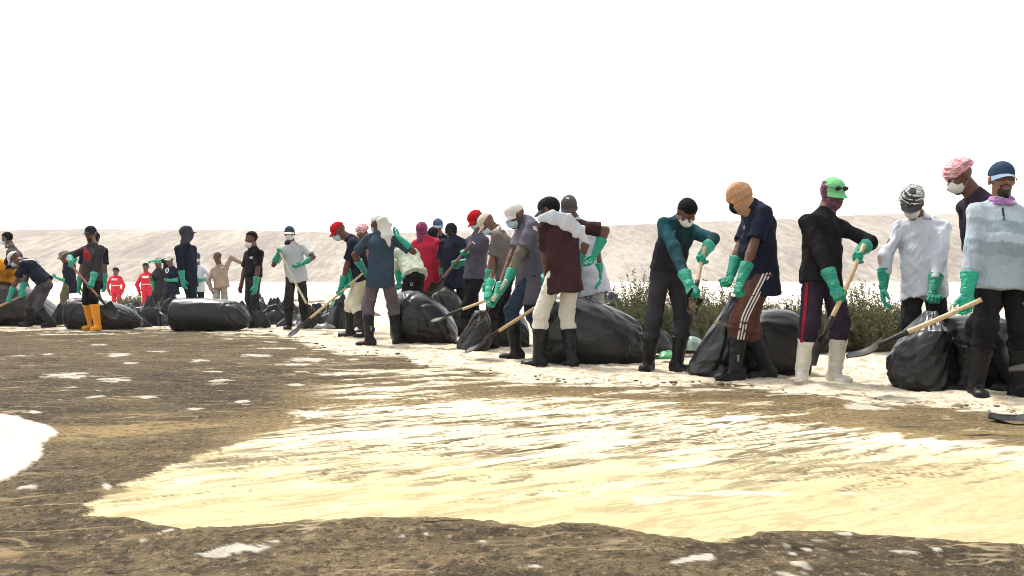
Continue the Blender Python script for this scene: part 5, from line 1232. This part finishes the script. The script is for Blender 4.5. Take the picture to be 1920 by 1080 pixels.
# torn, half empty bags heaped behind the line
def lump(i, x, y, D, w, hgt, dp, label, group, mat=None, name='bag', amp=.5, cat='bag', film=True):
    """a slack bag: film crumpled into flat facets that meet in sharp folds, its rim trailing on the ground"""
    n, m = 34, 15; rg = np.random.RandomState(100 + i)
    ph = np.linspace(0, 2 * math.pi, n, endpoint=False); ro = np.linspace(0, 1, m) ** .85; PH, RO = np.meshgrid(ph, ro, indexing='ij')
    rim = 1 + .35 * (vnoise(np.cos(PH) * 2 + i, np.sin(PH) * 2, i) - .5) * 2; X = RO * np.cos(PH) * rim; Y = RO * np.sin(PH) * rim
    Z = np.sqrt(np.clip(1 - RO ** 2.2, 0, 1)) * .9
    for q in range(13):
        t_ = rg.uniform(0, 6.28); c = rg.uniform(-.7, .7); v = np.abs(X * math.cos(t_) + Y * math.sin(t_) - c)
        Z += amp * rg.choice((-1, 1), p=(.62, .38)) * .42 * (v - .45) * (1 - RO ** 3)
    if film:
        for q in range(3):                  # ridges and corners of film standing up
            a_, r_, f_ = rg.uniform(0, 6.28), rg.uniform(.1, .7), rg.uniform(0, 3.14); ex, ey = X - r_ * math.cos(a_), Y - r_ * math.sin(a_); e = np.abs(ex * math.cos(f_) + ey * math.sin(f_)) / .22 + np.abs(-ex * math.sin(f_) + ey * math.cos(f_)) / rg.uniform(.3, .6); Z += amp * rg.uniform(.4, 1.0) * np.clip(1 - e, 0, 1)
    Z = np.clip(Z, 0, 1.7); Z[:, -1] = 0
    c = W(x, y, D); g = float(gz(D)); z0 = max(c[2] - hgt * .75, g + .004) if film is not None else c[2]
    V = np.stack([c[0] + X * w, c[1] + Y * dp, z0 + Z * hgt * 1.35], -1)
    if film is None: V[..., 2] = np.where(RO < 1, V[..., 2], c[2])
    me = new_mesh(name, V.reshape(-1, 3), [grid_faces(n, m, True)])
    me.polygons.foreach_set('use_smooth', np.zeros(len(me.polygons), bool))
    o = link(name, me, mat or M_BAGC); return tag(o, label, cat, group)
M_BAGC = plastic((.005, .0053, .006), .30, scale=7.0, bump=.35, crush=True)
M_BAGG = plastic((.08, .30, .12), .35, 'green_polythene', 7.0, .7, True); M_BAGP = plastic((.30, .42, .34), .35, 'pale_green_polythene', 7.0, .7, True)
rg = np.random.RandomState(8); LX = 'crumpled black plastic bag in the long heap behind the workers'; GX = 'crumpled bags heaped behind the line'
k = 0
for x0, x1, nn_, D0, D1 in ((232, 332, 12, 18.5, 21.5), (462, 520, 7, 18.4, 20.5), (560, 665, 14, 17.2, 19.5), (505, 540, 4, 18.5, 19.5)):
    for q in range(nn_):
        D = rg.uniform(D0, D1); x = x0 + (x1 - x0) * (q + rg.uniform(0, 1)) / nn_; w = rg.uniform(.24, .42); hg = rg.uniform(.15, .30)
        yb = HOR + FPX * (CAMH - float(gz(D))) / D; lump(k, x, yb - hg * .75 / D * FPX, D, w, hg, rg.uniform(.15, .28), ('crumpled black bag at the front of the heap ' if D < (D0 + D1) / 2 else 'crumpled black bag at the back of the heap ') + {232: 'right of the yellow boots', 462: 'behind the man in black polo', 560: 'left of the red cap man', 505: 'left of the pale T-shirt man'}[x0], GX); k += 1
for x, y, D, w, hg, lab in ((118, 588, 18.3, .22, .26, 'crumpled black bag left of the long bag behind yellow boots'), (264, 600, 18.0, .16, .16, 'small slumped black bag end right of the yellow boots bag'), (606, 610, 15.6, .15, .06, 'torn grey plastic at the crossed shovel blades'),
                            (487, 598, 17.6, .2, .24, 'crumpled black bag at the boots of the man in black polo'), (1238, 640, 10.9, .22, .16, 'torn black bag between the boots of the teal shirt man'), (1286, 622, 11.2, .18, .2, 'black bag flap beside the heath shrubs behind the shovel'),
                            (1142, 560, 12.4, .13, .12, 'black plastic scrap caught on the shrubs behind the big bag'), (1218, 600, 11.9, .10, .09, 'small black plastic scrap left of the teal shirt man'), (640, 590, 16.2, .2, .3, 'black bag standing beside the cream trousers')):
    lump(k, x, y, D, w, hg, w * .8, lab, 'loose plastic bags', plastic((.20, .20, .19), .3, 'grey_polythene', 9, .9, True) if 'grey' in lab else None); k += 1
for x, y, D, w, hg, lab, mt in ((1252, 664, 10.3, .12, .05, 'bright green plastic sack on the sand behind the boots', M_BAGG), (1296, 640, 9.9, .14, .11, 'pale green plastic sack tucked behind the open bag', M_BAGP), (271, 578, 19.5, .06, .12, 'green glove hanging on the heap below the red coverall', M_GLOVE), (628, 571, 16.8, .10, .07, 'green plastic sack on the heap behind the red cap', M_BAGG)):
    lump(k, x, y, D, w, hg, w * .7, lab, 'green plastic sacks', mt, 'green_sack', .35, 'sack'); k += 1

# ------------------------------------------------------------------ shovels
def cyl(a, b, ra, rb, n=14, k=2, bend=0.0):
    d = nrm(b - a); u = nrm(np.cross(d, (.3, .2, .9))); v = np.cross(d, u); th = np.linspace(0, 2 * math.pi, n, endpoint=False); V = []
    for i in range(k):
        t = i / (k - 1); c = a + (b - a) * t + v * bend * math.sin(t * math.pi); r = ra + (rb - ra) * t; V += [c + r * (u * math.cos(t_) + v * math.sin(t_)) for t_ in th]
    V += [a, b]; ii = np.arange(k - 1)[:, None]; jj = np.arange(n)[None, :]; F = np.stack([ii * n + jj, ii * n + (jj + 1) % n, (ii + 1) * n + (jj + 1) % n, (ii + 1) * n + jj], -1).reshape(-1, 4)
    t0 = np.stack([np.full(n, k * n), (np.arange(n) + 1) % n, np.arange(n)], 1); t1 = np.stack([np.full(n, k * n + 1), (k - 1) * n + np.arange(n), (k - 1) * n + (np.arange(n) + 1) % n], 1)
    return A(V), [F, t0, t1]
def shovel(key, label, rgb=(.50, .33, .17), normal=None, bl=.30, load=False, kick=.0):
    a, b = SHOVEL[key]; L = np.linalg.norm(b - a); d = (b - a) / L
    n_ = nrm(A(normal, float) - d * (A(normal, float) @ d)) if normal is not None else (nrm(A((0, 0, 1.)) - d * d[2]) if abs(d[2]) < .75 else nrm(A((0, -1., 0)) + d * d[1]))
    s_ = np.cross(d, n_); root = empty('shovel', (a + b) / 2); tag(root, label, 'shovel', 'long handled shovels')
    bl = min(bl, L * .4); p2 = b - d * bl; p1 = b - d * (bl + min(.17, L * .2))
    V, F = cyl(a - d * .04, p1 + d * .03, .0175, .019, 14, 10, .006); link('handle', new_mesh('handle', V, F), wood(rgb), root)
    V, F = cyl(p1, p2 + d * .06 - n_ * .004, .0225, .017, 14, 6); link('socket', new_mesh('socket', V, F), M_STEEL, root)
    nu, nv = 17, 18; P = []
    for side in (0, 1):
        for i in range(nu):
            u = -1 + 2 * i / (nu - 1)
            for j in range(nv):
                v = j / (nv - 1); wd_ = .112 * (1 if v < .45 else math.sqrt(max(1 - ((v - .45) / .56) ** 2, .0)) ** .8)
                if v < .06: wd_ *= .86 + 2.3 * v
                dish = .030 * (u * u) * (1 - .4 * v) - .030 * math.sin(math.pi * min(v * 1.1, 1)) - kick * v * v
                P.append(p2 + d * (bl * v) + s_ * (wd_ * u) + n_ * (dish - .0028 * side))
    q = nu * nv; Fa = grid_faces(nu, nv); per = [i * nv for i in range(nu)] + [(nu - 1) * nv + j for j in range(1, nv)] + [i * nv + nv - 1 for i in range(nu - 2, -1, -1)] + [j for j in range(nv - 2, 0, -1)]
    sd = [(per[i], per[(i + 1) % len(per)], per[(i + 1) % len(per)] + q, per[i] + q) for i in range(len(per))]
    link('blade', new_mesh('blade', A(P), [np.concatenate([Fa, Fa[:, ::-1] + q, A(sd)])]), M_STEEL, root)
    if load:
        f = Field(*[axis((p2 + d * bl * .5)[z] - .2, (p2 + d * bl * .5)[z] + .2, .012) for z in range(3)])
        f.ell(p2 + d * bl * .5 - n_ * .005, np.stack([d, s_, n_]), (.075, .055, .022), 0); f.folds(.010, 3, .06); f.folds(.008, 8, .03)
        V, Q = f.mesh(); link('sand_load', new_mesh('sand_load', V, [Q]), patt_noise('scooped_sand', (.30, .22, .12), (.10, .075, .045), 30), root)
    return root
PALE = (.52, .38, .21); RED = (.34, .13, .065); GREYW = (.46, .42, .38)
shovel('green', 'pale wooden shovel angled down in front of the white boots', PALE, (.9, -.42, .2), bl=.25)
shovel('right', 'muddy shovel in the right glove of the striped shirt man', PALE, (0, -.15, 1), load=False)
shovel('teal', 'upright short looking shovel between the gloves of the teal shirt man', (.50, .36, .22), (.6, -.1, .5), bl=.22, load=True)
shovel('maroon', 'shovel lying low to the left of the cream trousers', (.46, .32, .17), (0, -.3, 1))
shovel('whitecap', 'white worn shovel with a sand load in the gloves of the jeans man', (.48, .46, .42), (-.2, -.5, 1), load=True)
shovel('tancap', 'shovel held level over the large bulging bag', PALE, (0, -.25, 1))
shovel('redcap2', 'brown handled shovel in front of the navy back', (.20, .10, .06))
shovel('redcap', 'shovel scraping the sand below the red cap and cream trousers', PALE, (0, -.5, 1))
shovel('grey', 'long pale shovel planted in front of the pale grey T-shirt', (.55, .47, .33), (.2, -1, .3))
shovel('yellow', 'red brown shovel held across the man with yellow boots', RED, (.4, -.7, .6))
shovel('bend', 'pink brown shovel of the bent man running off the left edge', (.42, .22, .14))
shovel('edge', 'rear brown shovel handle crossing the left edge above another', (.40, .21, .14))
SHOVEL['ground'] = (A((4.35, 5.85, .045)), W(1853, 784, 6.26)); shovel('ground', 'black shovel blade lying on the mud at the right edge', PALE, (0, -.12, 1))
SHOVEL['cut'] = (A((4.35, 6.55, .72)), W(1893, 698, 6.92)); shovel('cut', 'sandy shovel blade entering from the right above the other', PALE, (0, -.1, 1))
# thrown clod
o = lump(990, 1345, 607, 8.75, .045, .018, .03, 'clod of sand flying from the shovel beside the open bag', None, patt_noise('sand_clod', (.30, .22, .13), (.14, .10, .06), 40), 'sand_clod', .5, 'sand', film=None); 

# ------------------------------------------------------------------ heath shrubs behind the bags
def leaf_mat():
    m, n, l, b = mat_base('heath_leaf'); oi = n.new('ShaderNodeAttribute'); oi.attribute_name = 'Col'
    l.new(oi.outputs['Color'], b.inputs['Base Color']); b.inputs['Roughness'].default_value = .8; b.inputs['Specular IOR Level'].default_value = .15
    tr = n.new('ShaderNodeBsdfTranslucent'); l.new(oi.outputs['Color'], tr.inputs['Color']); mx = n.new('ShaderNodeMixShader'); mx.inputs[0].default_value = .2
    l.new(b.outputs[0], mx.inputs[1]); l.new(tr.outputs[0], mx.inputs[2]); l.new(mx.outputs[0], n['Material Output'].inputs[0]); return m
M_LEAF = leaf_mat(); M_STEM = fabric((.10, .075, .05), name='shrub_stem', bump=.1)
def shrub_mesh(seed, nst=150, rad=.45, hgt=.75, spread=.9):
    r = np.random.RandomState(seed); V = []; F = []; C = []; SV = []; SF = []
    for i in range(nst):
        a = r.uniform(0, 6.28); q = math.sqrt(r.uniform()) ; bx, by = rad * .55 * q * math.cos(a), rad * .55 * q * math.sin(a)
        hh = hgt * (1 - .45 * q * q) * r.uniform(.55, 1.12); out = spread * q * r.uniform(.4, 1.1)
        d = nrm(A((math.cos(a) * out, math.sin(a) * out, 1.0))); p = A((bx, by, 0.)); K = 7; pts = [p]
        for k_ in range(K):
            d = nrm(d + r.normal(size=3) * .10 + A((0, 0, .06))); p = p + d * hh / K; pts.append(p)
        for k_ in range(K):
            w = .005 * (1 - k_ / (K + 1)); s_ = nrm(np.cross(d, (1, .3, .1))) * w; t_ = nrm(np.cross(d, s_)) * w; b = len(SV)
            SV += [pts[k_] + s_, pts[k_] - s_ * .5 + t_, pts[k_] - s_ * .5 - t_, pts[k_ + 1] + s_ * .8, pts[k_ + 1] - s_ * .4 + t_ * .8, pts[k_ + 1] - s_ * .4 - t_ * .8]
            SF += [(b, b + 1, b + 4, b + 3), (b + 1, b + 2, b + 5, b + 4), (b + 2, b, b + 3, b + 5)]
        tone = r.uniform(); base = A((.064, .086, .032)) * (1 - tone) + A((.13, .138, .062)) * tone
        if r.uniform() < .18: base = A((.13, .105, .065))
        for k_ in range(36):
            t = r.uniform(.22, 1.03) * K; j = min(int(t), K - 1); c = pts[j] + (pts[j + 1] - pts[j]) * (t - j)
            o_ = nrm(r.normal(size=3) * A((1, 1, .5)) + A((0, 0, .75))); sd_ = nrm(np.cross(o_, r.normal(size=3))); ln = r.uniform(.028, .055); w = r.uniform(.0055, .0105)
            b = len(V); V += [c - sd_ * w * .5, c + o_ * ln * .55 - sd_ * w, c + o_ * ln, c + o_ * ln * .55 + sd_ * w]; F.append((b, b + 1, b + 2, b + 3)); cc = base * r.uniform(.7, 1.3); C += [cc] * 4
    me = new_mesh('foliage', A(V), [A(F)]); set_col(me, A(C)); me.materials.append(M_LEAF)
    ms = new_mesh('stems', A(SV), [A(SF)]); ms.materials.append(M_STEM); return me, ms
protos = [shrub_mesh(1, 260, .50, .78), shrub_mesh(2, 240, .45, .70, 1.1), shrub_mesh(3, 130, .30, .95, .5)]
def shrub(i, x, D, sc, label, group, rz):
    g = G(x, D); r = empty('shrub', g); tag(r, label, 'shrub', group)
    for nm, me in zip(('foliage', 'stems'), protos[i]):
        o = bpy.data.objects.new(nm, me); COL.objects.link(o); o.parent = r; o.scale = (sc * .95, sc * .95, sc * .9); o.rotation_euler = (0, 0, rz); o.location = (0, 0, -.01)
rg = np.random.RandomState(5)
rows = [(1120, 13.6, .85, 1), (1150, 12.7, .95, 0), (1178, 13.4, .95, 2), (1205, 12.6, .90, 0), (1212, 13.2, 1.12, 2), (1240, 13.0, .85, 1), (1268, 12.6, .92, 0), (1292, 13.3, 1.06, 2), (1302, 12.5, .92, 1), (1330, 12.9, 1.02, 0), (1352, 12.4, .9, 1), (1368, 13.3, 1.02, 2), (1398, 12.8, .95, 0), (1438, 12.6, .85, 1), (1470, 12.8, .85, 0), (1500, 12.6, .82, 1), (1528, 12.9, .8, 0), (1556, 12.3, .88, 1), (1590, 12.4, .92, 0), (1612, 12.0, .88, 1), (1640, 12.3, .9, 0), (1668, 12.5, .85, 1), (1625, 12.9, 1.0, 2), (1700, 12.8, .85, 0), (1760, 13.0, .75, 1), (1790, 13.1, .75, 0)]
for j, (x, D, sc, i) in enumerate(rows):
    shrub(i, x, D, sc, ('dense rounded ', 'low spreading ', 'tall feathery ')[i] + 'heath shrub ' + ('behind the big bag right of the maroon shirt' if x < 1200 else 'behind the teal shirt man' if x < 1345 else 'behind the man in tan balaclava' if x < 1480 else 'behind the man in green cap' if x < 1575 else 'between green cap and white shirt' if x < 1690 else 'behind the white shirt man'), 'heath shrubs behind the bags', rg.uniform(0, 6.28))
for j, x in enumerate((1128, 1160, 1190, 1222, 1250, 1282, 1312, 1338, 1366, 1392, 1420, 1455, 1490, 1520, 1600, 1635, 1675)):
    shrub(j % 2, x, rg.uniform(11.7, 12.3), rg.uniform(.72, .95), ('small bushy ', 'small loose ')[j % 2] + 'front heath shrub ' + ('right of the maroon shirt' if x < 1200 else 'behind the teal shirt man' if x < 1345 else 'behind the man in tan balaclava' if x < 1480 else 'behind the man in green cap' if x < 1575 else 'between green cap and white shirt'), 'heath shrubs behind the bags', rg.uniform(0, 6.28))
for j, (x, D, sc) in enumerate(((236, 33, 1.0), (252, 32, 1.15), (264, 33, .9))): shrub(j % 2, x, D, sc, 'pale dry shrub between the two red coveralls', 'dry shrubs far left', j)
# scattered stones on the plain
rg = np.random.RandomState(12); M_ROCK = patt_noise('plain_stone', (.34, .27, .19), (.20, .16, .12), 5)
for j in range(26):
    D = rg.uniform(26, 60); x = rg.uniform(555, 700) if j < 16 else rg.uniform(1150, 1650); s = rg.uniform(.10, .30)
    y_ = HOR + FPX * (CAMH - float(gz(D)) - s * .12) / D
    lump(1000 + j, x, y_, D, s * 1.5, s * .5, s, 'low brown stone on the pale plain behind the heap', 'stones on the plain', M_ROCK, 'stone', .25, 'stone', film=False)

# clods and crumbs of sand and oil kicked up round the boots
def clods():
    r = np.random.RandomState(77); V = []; F = []; C = []
    ico = A([(0, 0, 1), (.89, 0, .45), (.28, .85, .45), (-.72, .53, .45), (-.72, -.53, .45), (.28, -.85, .45), (.72, .53, -.45), (-.28, .85, -.45), (-.89, 0, -.45), (-.28, -.85, -.45), (.72, -.53, -.45), (0, 0, -1)])
    tri = [(0, 1, 2), (0, 2, 3), (0, 3, 4), (0, 4, 5), (0, 5, 1), (1, 6, 2), (2, 7, 3), (3, 8, 4), (4, 9, 5), (5, 10, 1), (6, 7, 2), (7, 8, 3), (8, 9, 4), (9, 10, 5), (10, 6, 1), (11, 7, 6), (11, 8, 7), (11, 9, 8), (11, 10, 9), (11, 6, 10)]
    bl = A([(-100, 617), (120, 624), (330, 617), (470, 624), (585, 646), (650, 662), (790, 684), (960, 710), (1100, 722), (1400, 726), (1570, 750), (1920, 776)], float)
    for i in range(800):
        x = r.uniform(-60, 1990); e = np.interp(x, bl[:, 0], bl[:, 1]); q = r.uniform()
        y = e + r.normal() * 4 - 4 if q < .3 else e - r.uniform(0, 50)
        if y < 606: continue
        D = Dg(y); p = G(x, D); s = r.gamma(2.0, .0034) + .003
        b = len(V); sc = A((1.4, 1.1, .55)) * s * r.uniform(.6, 1.3, 3); sh = ico * (1 + r.uniform(-.3, .3, (12, 1)))
        V += list(p + A((0, 0, .004 + s * .3)) + sh * sc); F += [(a + b, c + b, d + b) for a, c, d in tri]
        C += [(A((.13, .10, .06)) if r.uniform() < .45 else A((.48, .40, .27))) * r.uniform(.6, 1.2)] * 12
    me = new_mesh('sand_clods', A(V), [A(F)]); set_col(me, A(C)); o = link('sand_clods', me, fabric(None, name='clod', bump=.3, scale=60)); o['kind'] = 'stuff'; tag(o, 'loose sand clods and oily crumbs scattered round the boots', 'sand')
clods()

# ------------------------------------------------------------------ labels by place for look-alikes, counted along the picture
ORD = 'first second third fourth fifth sixth seventh eighth ninth tenth eleventh twelfth thirteenth fourteenth fifteenth sixteenth seventeenth eighteenth nineteenth twentieth'.split() + ['twenty-' + q for q in 'first second third fourth fifth sixth seventh eighth ninth'.split()]
def by_place(objs, text):
    def sx(o):
        if o.type == 'EMPTY': p = o.location
        else:
            b = A([tuple(v) for v in o.bound_box]).mean(0); p = b
        return p[0] / max(p[1], 1)
    objs = sorted(objs, key=sx)
    for q, o in enumerate(objs): o['label'] = text % ORD[q]
tops = [o for o in COL.objects if o.parent is None and o.get('group')]
sect = {}
for o in tops:
    if o['group'] == 'crumpled bags heaped behind the line': sect.setdefault(o['label'].split('heap ')[1], []).append(o)
for k_, v_ in sect.items(): by_place(v_, 'crumpled black bag, %s from the left in the heap ' + k_)
by_place([o for o in tops if o['group'] == 'heath shrubs behind the bags' and ' front ' in o['label']], 'small olive heath shrub, %s from the left in the front row')
by_place([o for o in tops if o['group'] == 'heath shrubs behind the bags' and ' front ' not in o['label'] and 'from the left' not in o['label']], 'olive heath shrub, %s from the left in the back row')
by_place([o for o in tops if o['group'] == 'stones on the plain'], 'low brown stone, %s from the left on the pale plain')
by_place([o for o in tops if o['group'] == 'dry shrubs far left'], 'pale dry shrub, %s from the left between the red coveralls')

# ------------------------------------------------------------------ the dusty air between here and the hills
def haze():
    lo, hi = A((-700., -12., -4.)), A((700., 1000., 46.))
    V = A([(x, y, z) for x in (lo[0], hi[0]) for y in (lo[1], hi[1]) for z in (lo[2], hi[2])])
    me = new_mesh('haze', V, [A([(0, 1, 3, 2), (4, 6, 7, 5), (0, 4, 5, 1), (2, 3, 7, 6), (0, 2, 6, 4), (1, 5, 7, 3)])])
    me.polygons.foreach_set('use_smooth', np.zeros(6, bool))
    m = bpy.data.materials.new('dusty_air'); m.use_nodes = True; n = m.node_tree.nodes; n.clear()
    o_ = n.new('ShaderNodeOutputMaterial'); v = n.new('ShaderNodeVolumePrincipled'); v.inputs['Color'].default_value = (.95, .93, .90, 1); v.inputs['Density'].default_value = .00045; v.inputs['Anisotropy'].default_value = .3
    m.node_tree.links.new(v.outputs[0], o_.inputs['Volume'])
    o = link('haze', me, m); o['kind'] = 'stuff'; o['label'] = 'thin pale dusty air fading the far hills'
haze()
